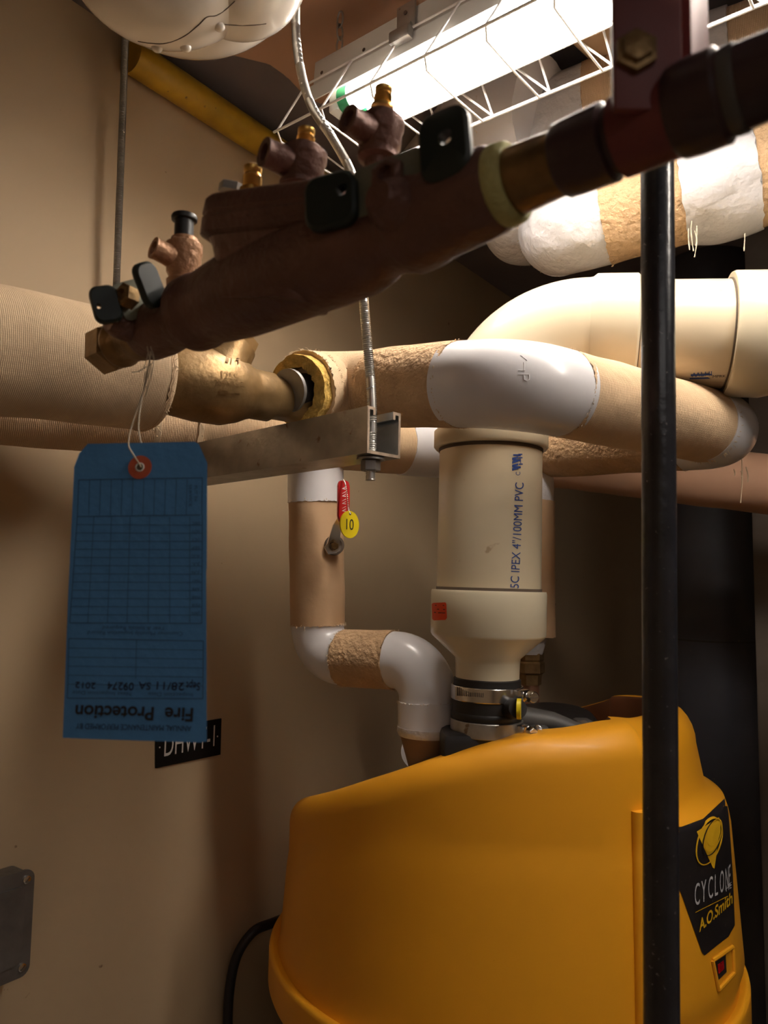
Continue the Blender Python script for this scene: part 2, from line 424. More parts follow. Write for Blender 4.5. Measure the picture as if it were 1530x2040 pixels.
for s in (.135, .72):
    bm = NB(); add_box(bm, F(s, -.0035, -.010), FX, FL, Z_, (.024, .003, .030), .001)
    add_box(bm, F(s, -.0125, -.036), FX, FL, Z_, (.026, .010, .014), .002)
    add_tube(bm, [F(s-.012, -.011, -.027), F(s+.012, -.011, -.027)], .0022, 10)
    lt = obj('guard_latch', bm, 'galv', root)
    bm = NB(); add_lathe(bm, F(s, -.005, -.006), -FL, [(0, .0022), (.001, .0022)], 12); obj('latch_hole', bm, 'seam', lt)
for s in (.012, .075):
    bm = NB(); add_lathe(bm, F(s, -.001, -.018), -FL, [(0, .0022), (.0004, .0022)], 10); obj('knockout_hole', bm, 'seam', root)
WR = .0013
def gw(pts, r=WR):
    bm = NB(); add_tube(bm, pts, r, 8); return obj('guard_wire', bm, 'wire', root)
for (l, z) in ((-.009, -.030), (.076, -.030), (-.020, -.078), (.112, -.074), (.100, -.084)):
    gw([F(-.045 if z < -.05 else -.01, l, z), F(L_+.03, l, z)], WR*(1.15 if z < -.05 else 1))
s = -.045
while s < L_+.02:
    gw([F(s+.040, -.009, -.030), F(s+.006, -.020, -.078), F(s, -.008, -.084), F(s, .049, -.0855), F(s, .100, -.084), F(s+.006, .112, -.074), F(s+.004, .076, -.030)])
    gw([F(s-.040, .076, -.030), F(s+.006, .112, -.074)])
    s += .070
# hanging chain
for sx, ly in ((.034, .004), (1.1, .05)):
    base = F(sx, ly, 0); ch = thing('hanging_chain', 'thin steel chain holding up the far end of the strip light' if sx < .5 else 'thin steel chain holding up the near end of the strip light', 'chain', base)
    z = 0; k = 0
    while base.z+z < (CZ+.652 if sx < .5 else CEIL-.002)-.012:
        bm = NB(); ax = FX if k % 2 == 0 else A_
        ring = [base+Z_*(z+.009+.0095*math.sin(a))+ax*(.0042*math.cos(a)) for a in [2*PI*i/16 for i in range(17)]]
        add_tube(bm, ring, .0011, 8, False); obj('chain_link', bm, 'galv', ch); z += .0155; k += 1

# ------------------------------------------------------------------ yellow pipe along the wall top
y0 = on_wall(300, 128, .024); y1 = on_wall(560, 316, .024)
dz = (y1-y0).normalized(); ya = y0-dz*.03; yb = y0+dz*.60
ya.z = yb.z = (y0.z+y1.z)/2; ya = ya-wall_n*(ya-W0).dot(wall_n)+wall_n*.024; yb = yb-wall_n*(yb-W0).dot(wall_n)+wall_n*.024
bm = NB(); add_tube(bm, resample(ya, yb, .1), .0215, 32)
T(obj('gas_pipe', bm, 'gasy'), 'yellow painted pipe running along the top of the beige wall', 'pipe')

# brown wrapped ducts near the ceiling
def duct(name, label, pts, r, m='duct', sq=False):
    bm = NB(); add_tube(bm, resample(V(pts[0]), V(pts[1]), .04), r, 48, True, 0, .004)
    return T(obj(name, bm, m), label, 'duct')
def zplane(px, py, z):
    d = ray(px, py); return CAM+d*((z-CZ)/d.z)
bm = NB(); zd = CZ+.655
ol_ = [zplane(x, y, zd) for x, y in ((300, 92), (400, 103), (470, 118), (532, 133), (570, 160), (604, 196), (640, 214), (760, 150), (900, 60), (1040, -60), (900, -260), (420, -200), (240, -60))]
lo_ = [bm.verts.new(p) for p in ol_]; hi_ = [bm.verts.new(p+Z_*(CEIL-zd-.001)) for p in ol_]; n = len(ol_)
for k in range(n): bm.faces.new((lo_[k], lo_[(k+1) % n], hi_[(k+1) % n], hi_[k]))
bm.faces.new(list(reversed(lo_))); bm.faces.new(hi_); bmesh.ops.recalc_face_normals(bm, faces=bm.faces[:])
bmesh.ops.bevel(bm, geom=[e for e in bm.edges], offset=.006, segments=3, affect='EDGES')
T(obj('wrapped_duct', bm, 'duct'), 'flat brown wrapped duct under the ceiling behind the hanging chain and strip light', 'duct')
d0 = P(1190, 22, .880)
bm = NB(); add_tube(bm, resample(d0-A_*.30, d0+A_*1.1, .04), .043, 48, True, 0, .002)
T(obj('wrapped_duct', bm, 'smooth'), 'tan wrapped duct seen through the wire guard beside the dark red bracket', 'duct')

# ------------------------------------------------------------------ white jacketed valve, top left
vc = P(372, -135, .64)
root = thing('jacketed_valve', 'glossy white moulded valve jacket with round tack pins hanging at top left', 'valve cover', vc)
def lobe(name, c, rx, ry, rz, seg=48, ax=FX):
    bm = NB(); bmesh.ops.create_uvsphere(bm, u_segments=seg, v_segments=seg//2, radius=1)
    ay = Z_.cross(ax)
    for v in bm.verts: v.co = c+ax*(v.co.x*rx)+ay*(v.co.y*ry)+Z_*(v.co.z*rz)
    return obj(name, bm, 'jacketg', root, 180)
lobe('main_shell', vc, .112, .100, .099, 64, V((1, 0, 0)))
l2 = lobe('side_shell', P(470, -75, .61), .062, .062, .0565, 48, V((1, 0, 0)))
l1 = lobe('front_shell', P(330, -108, .60), .086, .07, .0800, 48, V((1, 0, 0)))
for q, Yd in (((350, -420), .66),):
    bm = NB(); add_tube(bm, [vc, vc+Z_*(CZ+.654-vc.z)], .05, 40); obj('stem_sleeve', bm, 'jacketg', root)
bm = NB(); add_tube(bm, [vc, vc+V((-.02, -.25, .05)), vc+V((-.06, -.9, .08))], .055, 40); obj('pipe_sleeve', bm, 'jacketg', root)
bvs = [bvh_of(o) for o in root.children if 'shell' in o.name]
def near_cast(px, py, off):
    best = None
    for b in bvs:
        q = cast(b, px, py, off)
        if q and (best is None or (q-CAM).length < (best-CAM).length): best = q
    return best
for (x, y) in ((437, 53), (370, 94), (313, 95)):
    q = near_cast(x, y, 0)
    if q:
        bm = NB(); bmesh.ops.create_uvsphere(bm, u_segments=16, v_segments=10, radius=.0048)
        for v in bm.verts: v.co = q+V((v.co.x, v.co.y, v.co.z*.8))
        obj('tack_pin', bm, 'jacketg', root)
for ln in ([(262, 88), (275, 82), (300, 86), (330, 86), (365, 73), (395, 50), (412, 34), (430, 31), (448, 20), (468, 2)], [(440, 48), (470, 50), (500, 50), (530, 47)]):
    pts = [near_cast(x, y, .0002) for x, y in ln]; pts = [p for p in pts if p]
    if len(pts) > 2:
        bm = NB(); add_tube(bm, catmull(pts, 5), .0004, 8); obj('seam_line', bm, 'seam', root)

# ------------------------------------------------------------------ large insulated pipes, upper right
root = thing('insulated_pipe', 'upper tan insulated pipe with white elbow behind the strip light guard', 'pipe', P(1060, 300, .97), None)
pts = [P(1640, 60, .82), P(1060, 262, 1.00), P(1015, 452, 1.01), P(1120, 440, 1.5)]
insul(root, pts, .058, [.09, .075], ['canvas', 'jacketr', 'jacketr'], cover='jacketr', ext=.016, lump=.003)
a, b = pts[0], pts[1]
for (x0, x1) in ((1385, 1462),):
    t0 = [a.lerp(b, k/200) for k in range(201)]; sel = [q for q in t0 if x0 <= proj(q)[0] <= x1]
    if len(sel) > 1: bm = NB(); add_tube(bm, [sel[0], sel[len(sel)//2], sel[-1]], .0615, 48, True, .001, .002); obj('white_band', bm, 'jacketr', root)
root = thing('insulated_pipe', 'lower tan insulated pipe with lumpy white elbows beneath the dark red bracket', 'pipe', P(1130, 460, .93))
pts = [P(1640, 312, .80), P(1108, 462, .92), P(1190, 450, 1.6)]
insul(root, pts, .055, [.058], ['rough', 'jacketr'], cover='jacketr', ext=.003, lump=.004)
a, b = pts[0], pts[1]; t0 = [a.lerp(b, k/300) for k in range(301)]; sel = [q for q in t0 if 1346 <= proj(q)[0] <= 1505]
bm = NB(); add_tube(bm, sel[::8], [.058+.006*math.sin(PI*i/max(1, len(sel[::8])-1)) for i in range(len(sel[::8]))], 56, True, .002, .005)
obj('white_fitting_cover', bm, 'jacketr', root)
bvj = [bvh_of(o) for o in bpy.data.objects if o.parent and o.name.startswith('elbow_cover')]
bm = NB()
for b_ in bvj:
    if cast(b_, 1080, 285, 0): text_on(bm, b_, 'LIVE', (1035, 300), (1118, 268), (-3, -24), .0006)
if bm.faces: obj('scratched_lettering', bm, 'jacketr', [o for o in bpy.data.objects if o.name == 'insulated_pipe'][0])
q = P(1375, 480, .80)
dr = NB()
for (x, y0_, y1_) in ((1378, 440, 500), (1372, 455, 498), (1388, 450, 490), (1484, 465, 500), (1384, 460, 512)):
    p0 = P(x, y0_, .80); p1 = P(x+random.uniform(-8, 8), y1_, .80)
    add_tube(dr, catmull([p0, p0.lerp(p1, .4)+V((random.uniform(-.003, .003), 0, 0)), p1], 4), [random.uniform(.0003, .0009) for _ in range(9)], 6)
obj('glue_drip', dr, 'string', root, kind='stuff')
# big white fitting behind the guard
root = thing('white_pipe_elbow', 'large smooth white jacketed elbow behind the wire guard', 'pipe', P(975, 230, 1.15))
insul(root, [P(860, 360, 1.22), P(975, 238, 1.0), P(1080, 222, .945)], .064, [.07], ['jacket', 'jacket'], cover='jacket', ext=.006)

# ------------------------------------------------------------------ cream PVC vent
RV = .057
vtop = P(981, 664, .85); vlow = P(972, 1262, .85); vlow.x = vlow.x; vlow.y = .85
h1 = P(1700, 668, .765)
root = thing('vent_pipe', 'cream plastic vent pipe rising from the yellow heater and turning right', 'pipe', vlow)
segs = fillet([vlow, vtop, h1], .10, 24)
arc = segs[1][1]
ax_v = (vtop-vlow).normalized(); ax_h = (h1-vtop).normalized()
def vz(py): 
    best = None
    for k in range(401):
        q = vlow.lerp(vtop, k/400)
        e = abs(proj(q)[1]-py)
        if best is None or e < best[0]: best = (e, q)
    return best[1]
def hx(px):
    best = None
    for k in range(601):
        q = vtop.lerp(h1, k/600); e = abs(proj(q)[0]-px)
        if best is None or e < best[0]: best = (e, q)
    return best[1]
qa, qb = vz(1180), vz(860)
bm = NB(); add_tube(bm, resample(qa, qb, .05), RV, 64); pv = obj('straight_pipe', bm, 'pvc', root)
bm = NB(); add_tube(bm, resample(hx(1240), h1, .05), RV, 64); ph = obj('straight_pipe', bm, 'pvc', root)
eb = NB()
ep = [vz(897)]+[vz(892)]+[vz(862), vz(858)]+arc+[hx(1175), hx(1183), hx(1262), hx(1267)]
er = [.0615, .0635, .0635, .0600]+[.0600]*len(arc)+[.0605, .0640, .0640, .0618]
add_tube(eb, ep, er, 72); obj('elbow', eb, 'pvcb', root)
bm = NB(); add_lathe(bm, hx(1447), ax_h, [(0, .060), (.0, .064), (.003, .0655), (.036, .0655), (.042, .064), (.050, .062), (.30, .062)], 72)
cp = obj('coupling', bm, 'pvcb', root)
bm = NB(); cc = hx(1262); add_lathe(bm, cc, ax_h, [(.0018, RV+.0012), (.0035, RV+.0012)], 64); obj('glue_joint', bm, 'seam', root)
bm = NB(); cc = hx(1440); add_lathe(bm, cc, ax_h, [(.0018, RV+.0012), (.0032, RV+.0012)], 64); obj('glue_joint', bm, 'seam', root)
# reducer below
zz = lambda py: (vz2(py)-vlow).dot(ax_v)
def vz2(py):
    d = ax_v; best = None
    for k in range(-300, 800):
        q = vlow+d*(k*.0006); e = abs(proj(q)[1]-py)
        if best is None or e < best[0]: best = (e, q)
    return best[1]
bm = NB(); add_lathe(bm, vlow, ax_v, [(zz(1352), .0345), (zz(1318), .0350), (zz(1310), .0358), (zz(1268), .0612), (zz(1262), .0628), (zz(1182), .0632), (zz(1177), .0624), (zz(1177), .0575)], 72)
red = obj('reducer', bm, 'pvcb', root)
bm = NB(); add_lathe(bm, vlow, ax_v, [(zz(1177), RV+.0008), (zz(1171), RV+.0008)], 64); obj('glue_joint', bm, 'seam', root)
bm = NB(); add_lathe(bm, vlow, ax_v, [(zz(903), RV+.0008), (zz(896), RV+.0008)], 64); obj('glue_joint', bm, 'seam', root)
bv = bvh_of(pv)
bm = NB(); text_on(bm, bv, '5C IPEX 4"/100MM PVC', (1033, 1172), (1043, 962), (-17, -1))
text_on(bm, bv, 'C', (1036, 947), (1036, 940), (-9, 0))
obj('printed_lettering', bm, 'blueink', pv, label='blue printed lettering')
bm = NB()      # pipe maker's mark: slanted bars with three letters below
for k in range(4):
    x0 = 1020
    patch_on(bm, bv, [(x0, 938-k*7), (x0+12, 934-k*7), (x0+12, 930-k*7), (x0, 933-k*7)], .0004)
for y in (929, 915, 905): patch_on(bm, bv, [(1022, y+3), (1037, y+4), (1037, y), (1022, y)], .0004)
text_on(bm, bv, 'HI', (1041, 926), (1040, 904), (-8, 0), .0005)
obj('printed_mark', bm, 'blueink', pv)
bv2 = bvh_of(ph)
bm = NB(); text_on(bm, bv2, 'WFHI', (1378, 742), (1418, 739), (0, 9)); patch_on(bm, bv2, [(1376, 749), (1420, 747), (1414, 744), (1376, 745)], .0004)
patch_on(bm, bv2, [(1374, 755), (1416, 754), (1410, 751), (1374, 752)], .0004)
obj('printed_mark', bm, 'blueink', ph)
bm = NB(); text_on(bm, bv2, 'MPRK', (1420, 752), (1446, 751), (0, -5)); obj('printed_lettering', bm, 'kprint', ph)
bv3 = bvh_of(red)
bm = NB(); patch_on(bm, bv3, [(861, 1203), (864, 1201), (888, 1200), (890, 1203), (891, 1231), (888, 1235), (865, 1236), (862, 1233)], .0005, 5)
st = obj('sticker', bm, 'sticker', red, label='small orange red sticker')
bm = NB()
for (xa, xb, yy) in ((868, 886, 1205), (872, 888, 1213), (874, 888, 1220), (866, 870, 1219)): patch_on(bm, bv3, [(xa, yy), (xb, yy+.5), (xb, yy+2), (xa, yy+1.5)], .0008, 30)
obj('worn_print', bm, 'kprint', st)
# ------------------------------------------------------------------ rubber coupling with hose clamps
root = thing('rubber_coupling', 'black rubber sleeve with two steel hose clamps under the cream reducer', 'coupling', vlow+ax_v*zz(1480))
bm = NB(); add_lathe(bm, vlow, ax_v, [(zz(1500), .036), (zz(1462), .0375), (zz(1440), .0375), (zz(1428), .0375), (zz(1426), .0385), (zz(1418), .0385), (zz(1415), .0375), (zz(1388), .0378), (zz(1366), .0365), (zz(1352), .0365), (zz(1349), .0350)], 64)
obj('sleeve', bm, 'rubber', root)
for (ya_, yb_, slots) in ((1392, 1364, True), (1461, 1431, False)):
    bm = NB(); h0, h1_ = zz(ya_), zz(yb_)
    add_lathe(bm, vlow, ax_v, [(h0, .0372), (h0, .0386), (h0+.0008, .0392), (h1_-.0008, .0392), (h1_, .0386), (h1_, .0372)], 72, False)
    cl = obj('hose_clamp', bm, 'steel' if slots else 'galv', root, 30)
    bvc = bvh_of(cl)
    if slots:
        for k in range(15):
            x = 911+k*3.6; bm = NB(); patch_on(bm, bvc, [(x, 1369+k*.2), (x+1.8, 1369+k*.2), (x+1.6, 1386+k*.25), (x-.2, 1386+k*.25)], .0002, 9)
            obj('slot', bm, 'seam', cl)
    # screw housing on the right side
    dd = V((.80, -.60, 0)); c = vlow+ax_v*((h0+h1_)/2)+dd*.0425
    bm = NB(); add_box(bm, c, dd.cross(Z_), dd, Z_, (.016, .010, .013), .002); sh = obj('screw_housing', bm, 'steel', cl)
    nd = V((.35, -.94, 0)); c2 = c+V((.010, -.010, 0))*.8
    bm = NB(); add_lathe(bm, c2-nd*.002, nd, [(0, .0062), (.006, .0062), (.0075, .005)], 6 if not slots else 24); sc_ = obj('clamp_screw', bm, 'steel', cl)
    bm = NB(); add_box(bm, c2+nd*.0058, nd.cross(Z_), nd, Z_, (.0095, .0008, .0014)); obj('screw_slot', bm, 'seam', sc_)
c = P(1032, 1412, .80)
bm = NB(); add_tube(bm, [P(1010, 1412, .83), c], [.012, .0098], 24); obj('drain_port', bm, 'rubber', root)
bm = NB(); add_tube(bm, [c-V((.001, 0, 0)), c+V((.003, -.001, 0))], .0105, 24); obj('port_ring', bm, 'ytag', root, label='yellow ring on the port')

# ------------------------------------------------------------------ yellow water heater
HX, HY = .159, 1.05
zr = P(545, 1868, 1.03).z
def zt(px, py, Y): return P(px, py, Y).z
TOP = [(-180, zt(592, 1590, 1.05)), (-150, zt(610, 1578, .92)), (-128, zt(720, 1548, .84)), (-110, zt(860, 1508, .80)), (-95, zt(1000, 1476, .785)), (-80, zt(1140, 1466, .785)),
       (-66, zt(1275, 1450, .80)), (-50, zt(1385, 1446, .85)), (-30, zt(1400, 1425, .92)), (-10, zt(1385, 1398, 1.0)), (10, zt(1360, 1389, 1.08)), (30, zt(1310, 1384, 1.18)), (50, zt(1200, 1405, 1.26)), (62, zt(1120, 1424, 1.30)),
       (80, zt(1020, 1480, 1.33)), (100, zt(940, 1530, 1.33)), (140, zt(800, 1600, 1.25)), (180, zt(592, 1590, 1.05))]
def ztop(a):
    n = len(TOP)-1
    for i in range(n):
        if TOP[i][0] <= a <= TOP[i+1][0]:
            a0, z0 = TOP[i]; a1, z1 = TOP[i+1]; pa, pz = TOP[i-1] if i else (TOP[n-1][0]-360, TOP[n-1][1]); na, nz = TOP[i+2] if i < n-1 else (TOP[1][0]+360, TOP[1][1])
            m0 = (z1-pz)/(a1-pa)*(a1-a0); m1 = (nz-z0)/(na-a0)*(a1-a0); t = (a-a0)/(a1-a0)
            return (2*t**3-3*t*t+1)*z0+(t**3-2*t*t+t)*m0+(3*t*t-2*t**3)*z1+(t**3-t*t)*m1
    return TOP[0][1]
def sm(x, a, b): t = min(1, max(0, (x-a)/(b-a))); return t*t*(3-2*t)
def hump(a): return sm(a, -80, -50)*(1-sm(a, 60, 100))
zstep_r = zt(1440, 1590, .93)
NA = 240; ring_list = []
angs = [-180+360*k/NA for k in range(NA)]
rows = []
for a in angs:
    T_ = ztop(a); h = hump(a); pr = sm(a, -66, -60)*(1-sm(a, 25, 35)); zs = min(zstep_r, T_-.05)
    Rr = lambda z: .2845-.023*min(1.2, max(0, (z-zr)/.33))
    p = [(.284, zr-.046), (.2955, zr-.043), (.2975, zr-.038), (.2975, zr-.004), (.2968, zr-.0005), (.2945, zr+.0015), (.2915, zr+.001), (Rr(zr)+.0015, zr-.001), (Rr(zr), zr+.004)]
    for k in range(1, 10):
        z = zr+.008+(zs-.03-zr-.008)*k/9; p.append((Rr(z)+.009*pr*sm(k, -1, 1), z))
    p += [(Rr(zs)+.0085*pr, zs-.016), (Rr(zs)+.005*pr, zs-.005), (Rr(zs)-.004*pr, zs+.000), (Rr(zs)-.013*pr, zs+.004), (Rr(zs)-.0175*pr, zs+.014)]
    rb = Rr(zs)-.0175*pr; rc = .024+.012*h            # rounding radius
    back = sm(a, 28, 50)*(1-sm(a, 95, 115)); rc *= (1-.85*back)
    z1 = max(zs+.02, T_-rc*1.2); 
    for k in range(1, 4): z = zs+.014+(z1-zs-.014)*k/3; p.append((rb-.008*pr*k/3, z))
    re = p[-1][0]; ze = p[-1][1]
    for k in range(1, 8):
        t = PI/2*k/7; p.append((re-rc*(1-math.cos(t)), ze+(T_-ze)*math.sin(t)))
    re = p[-1][0]; dk = .030*(1-back)*(1-.6*h)
    p += [(re-dk*.5, T_), (re-dk, T_-.001), (re-dk-.004, T_-.005), (re-dk-.003, T_-.05), (re-dk-.003, T_-.12)]
    rows.append(p)
bm = NB(); N = len(rows[0]); vv = []
for a, p in zip(angs, rows):
    ca, sa = math.cos(math.radians(a)), math.sin(math.radians(a))
    vv.append([bm.verts.new((HX+r*ca, HY+r*sa, z)) for r, z in p])
for i in range(NA):
    j = (i+1) % NA
    for k in range(N-4): bm.faces.new((vv[i][k], vv[j][k], vv[j][k+1], vv[i][k+1]))
root = thing('water_heater', 'yellow domed water heater with black label shield at lower right', 'water heater', V((HX, HY, 0)))
bmesh.ops.delete(bm, geom=[v for v in bm.verts if not v.link_faces], context='VERTS')
cov = obj('cover', bm, 'yellow', root, 60)
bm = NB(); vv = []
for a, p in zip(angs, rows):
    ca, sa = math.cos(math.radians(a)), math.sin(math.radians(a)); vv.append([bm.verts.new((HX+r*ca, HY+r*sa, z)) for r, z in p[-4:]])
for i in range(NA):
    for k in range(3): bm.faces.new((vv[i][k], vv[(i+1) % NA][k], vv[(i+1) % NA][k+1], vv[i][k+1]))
obj('inner_wall', bm, 'coverin', root, 60)  # separate inner wall, coloured a much darker brown than the yellow cover
bm = NB(); add_lathe(bm, V((HX, HY, 0)), Z_, [(0.02, .270), (0.03, .278), (zr-.03, .278), (zr+.05, .255), (zr+.10, .23), (zr+.12, .01)], 96); obj('tank_shell', bm, 'greytank', root)
for k in range(3):
    a = math.radians(90+120*k); bm = NB(); add_lathe(bm, V((HX+.24*math.cos(a), HY+.24*math.sin(a), 0)), Z_, [(0, .025), (.02, .02), (.03, .02)], 16); obj('foot', bm, 'black', root)
# raised rib of the control panel
bc = bvh_of(cov)
rq = [cast(bc, 1271+(y-1612)*.022, y, .001) for y in range(1614, 2101, 18)]
rib = NB(); add_tube(rib, [rq[0]-ray(0, 0)*0]+[q for q in rq if q], [.004]+[.0085]*len([q for q in rq if q]), 20)
obj('panel_rib', rib, 'yellow', root)
lab = NB()
patch_on(lab, bc, [(1300, 1652), (1357, 1648), (1400, 1632), (1447, 1588), (1452, 1640), (1459, 1740), (1463, 1843), (1450, 1866), (1425, 1885), (1403, 1903), (1398, 1898), (1357, 1782), (1320, 1690)], .0006, 6)
lb = obj('label_shield', lab, 'label', root, label='black shield shaped label')
bm = NB(); patch_on(bm, bc, [(1386, 1657), (1430, 1628), (1434, 1640), (1421, 1730), (1418, 1728)], .0012, 6)
obj('triangle_emblem', bm, 'yprint', lb)
def ring_px(cx, cy, rx, ry, rot, w0, n=40, a0=0, a1=2*PI):
    q = []; f = []
    for k in range(n+1):
        a = a0+(a1-a0)*k/n
        for rr, s in ((1, 0), (1, 1)):
            x = (rx-s*w0)*math.cos(a); y = (ry-s*w0*.8)*math.sin(a)
            q.append((cx+x*math.cos(rot)-y*math.sin(rot), cy+x*math.sin(rot)+y*math.cos(rot)))
    for k in range(n): f.append((2*k, 2*k+1, 2*k+3, 2*k+2))
    return q, f
for (cx, cy, rx, ry, rot, w0, o_, m_) in ((1410, 1676, 24, 49, .30, 3.0, .0018, 'yprint'), (1416, 1668, 17, 38, .32, 2.2, .0021, 'label'), (1418, 1664, 14.5, 34, .32, 2.0, .0022, 'yprint')):
    bm = NB(); q, f = ring_px(cx, cy, rx, ry, rot, w0); cast_poly(bm, bc, q, f, o_); obj('ellipse_emblem', bm, m_, lb)
bm = NB(); q, f = ring_px(1419, 1662, 12, 24, .3, 12, 24); cast_poly(bm, bc, q, f, .0016); obj('ellipse_emblem', bm, 'yprint', lb)
bm = NB(); H = (1, -46)
for ch, x0, y0_, x1, y1_ in (('C', 1382, 1804, 1392, 1800), ('Y', 1395, 1798, 1405, 1794), ('C', 1409, 1791, 1418, 1787), ('L', 1422, 1785, 1428, 1782), ('O', 1432, 1779, 1440, 1775), ('N', 1443, 1773, 1449, 1769), ('E', 1450, 1767, 1453, 1763)):
    text_on(bm, bc, ch, (x0, y0_), (x1, y1_), (0, -44), .0012)
text_on(bm, bc, 'HE', (1444, 1776), (1455, 1768), (0, -12), .0013)
obj('silver_lettering', bm, 'wprint', lb)
bm = NB()
text_on(bm, bc, 'A.O.Smith', (1391, 1856), (1457, 1798), (0, -24), .0012, .022)
obj('yellow_lettering', bm, 'yprint', lb)
bm = NB(); patch_on(bm, bc, [(1383, 1818), (1384, 1816), (1448, 1784), (1447, 1786)], .0012); obj('underline', bm, 'yprint', lb)
# rocker switch in a bezel
bm = NB(); patch_on(bm, bc, [(1422, 1915), (1444, 1898), (1446, 1936), (1426, 1956)], .0008, 6); sw = obj('switch_well', bm, 'black', root)
bm = NB(); patch_on(bm, bc, [(1427, 1921), (1439, 1912), (1440, 1930), (1429, 1940)], .0014, 5); bmesh.ops.solidify(bm, geom=bm.faces[:], thickness=.0012); obj('rocker', bm, 'lamp', sw, label='red rocker switch')
bm = NB()
bz = [(1418, 1913), (1458, 1886), (1461, 1938), (1430, 1972)]
for i in range(4):
    a = bz[i]; b = bz[(i+1) % 4]; q = [cast(bc, a[0]+(b[0]-a[0])*t/5, a[1]+(b[1]-a[1])*t/5, .0008) for t in range(6)]
    if all(q): add_tube(bm, q, .0022, 8)
obj('bezel', bm, 'yellow', root)
# power cable behind the heater
cb = catmull([P(560, 1832, 1.17), P(540, 1840, 1.15), P(505, 1856, 1.13), P(474, 1900, 1.12), P(459, 1960, 1.12), P(454, 2040, 1.12), P(462, 2140, 1.12), P(480, 2300, 1.12), P(520, 2600, 1.14)], 8)
bm = NB(); add_tube(bm, cb, .0068, 16); T(obj('power_cable', bm, 'cable'), 'black cable looping down the beige wall from behind the yellow heater', 'cable')
# round gauge on the wall side, seen behind the pipe
# black blower on top
root = thing('blower', 'black round blower housing showing above the yellow cover beside the rubber sleeve', 'blower', P(1090, 1480, 1.0))
bc0 = P(1085, 1520, .98)
bax = V((-.06, -.16, 1)).normalized(); bc0 = P(1098, 1500, .97)
bm = NB(); add_lathe(bm, bc0, bax, [(-.03, .082), (.012, .082), (.020, .078), (.024, .060), (.024, .04)], 56); obj('housing', bm, 'greyp', root)
bm = NB(); add_lathe(bm, bc0, bax, [(.022, .058), (.040, .057), (.047, .052), (.049, .04), (.049, .001)], 56); obj('motor_cap', bm, 'black', root)
for (x, y, Y) in ((1076, 1455, .84), (1168, 1445, .88)):
    p = P(x, y, Y); bm = NB(); add_box(bm, p+V((0, .012, -.004)), V((1, 0, 0)), V((0, 1, 0)), Z_, (.020, .03, .017), .004); lg = obj('screw_lug', bm, 'greyp', root)
    bm = NB(); add_lathe(bm, p+V((-.002, .0, 0)), V((-.4, -1, .2)), [(0, .0055), (.007, .0055), (.008, .004)], 20); s1 = obj('screw', bm, 'steel' if x < 1100 else 'seam', lg)
bm = NB(); add_tube(bm, [P(1030, 1430, .86), P(1100, 1440, .86), P(1160, 1462, .86)], [.014, .012, .010], 16); obj('bracket_arm', bm, 'greyp', root)
bm = NB(); add_box(bm, P(985, 1490, .86), V((1, 0, 0)), V((0, 1, 0)), Z_, (.12, .09, .045), .008); obj('intake_box', bm, 'black', root)

# ------------------------------------------------------------------ insulated pipes
# front left large pipe
root = thing('insulated_pipe', 'thick tan canvas wrapped pipe entering at left in front of the wall', 'pipe', P(150, 870, .60))
pA0, pA1 = P(0, 699, .586), P(268, 742, .665)
dA = (pA1-pA0).normalized(); pAe = pA1+dA*.012
bm = NB(); add_tube(bm, resample(pA0-dA*.30, pAe, .01)+[pAe+dA*.003, pAe+dA*.0045], [.0505]*(len(resample(pA0-dA*.30, pAe, .01)))+[.0485, .040], 96, True, 0, .0016)
obj('canvas_wrap', bm, 'canvasf', root)
bm = NB(); fr_c = pAe-dA*.004
ring = []
x_ = Z_; y_ = dA.cross(Z_).normalized()
add_tube(bm, [fr_c, fr_c+dA*.003], .0512, 96, True, .0012); obj('edge_band', bm, 'canvas', root)
fray(root, pAe, dA, .0505, 90, .005)
pA = (pA0, pA1, dA)
# bronze check valve
ck0 = pAe; ck1 = P(583, 800, .775); dC = (ck1-ck0).normalized(); Lc = (ck1-ck0).length
root = thing('check_valve', 'cast bronze check valve with raised lettering between two tan wrapped pipes', 'valve', (ck0+ck1)/2-Z_*.03)
bm = NB(); pr_ = [(-.01, .024), (.0, .026), (.01, .030), (.022, .0330), (.045, .0355), (.070, .0355), (.085, .031), (.094, .0265), (.100, .0245), (.118, .0245), (.122, .0215), (Lc, .0215)]
add_lathe(bm, ck0, dC, [(h*Lc/.145 if h > 0 else h, r) for h, r in pr_], 56)
body = obj('body', bm, 'bronze2', root)
bo = ck0+dC*(.085*Lc/.145); up = (Z_*.95+dC*.42).normalized()
bm = NB(); add_lathe(bm, bo-up*.004-dC*.028, up, [(0, .033), (.020, .030), (.032, .0265), (.040, .0250), (.052, .0250)], 48)
obj('bonnet_neck', bm, 'bronze2', root)
bm = NB(); add_lathe(bm, bo-up*.004-dC*.028, up, [(.050, .025), (.062, .025), (.064, .022)], 8); obj('bonnet_cap', bm, 'bronze2', root)
bvk = bvh_of(body)
bm = NB()
for s_, A0, B0, H_ in (('1', (449, 722), (455, 723), (0, -20)), ('1/4', (459, 724), (477, 725), (0, -18)), ('125S', (441, 752), (476, 758), (-2, -13)), ('200WOG', (430, 766), (486, 774), (-2, -12))):
    text_on(bm, bvk, s_, A0, B0, H_, .0012, .018)
patch_on(bm, bvk, [(436, 776), (455, 779), (455, 782), (464, 784), (464, 782), (476, 784), (476, 787), (464, 787), (455, 786), (436, 784)], .0016, 6)
bmesh.ops.solidify(bm, geom=bm.faces[:], thickness=.0018)
obj('raised_lettering', bm, 'bronze2', body, 0)
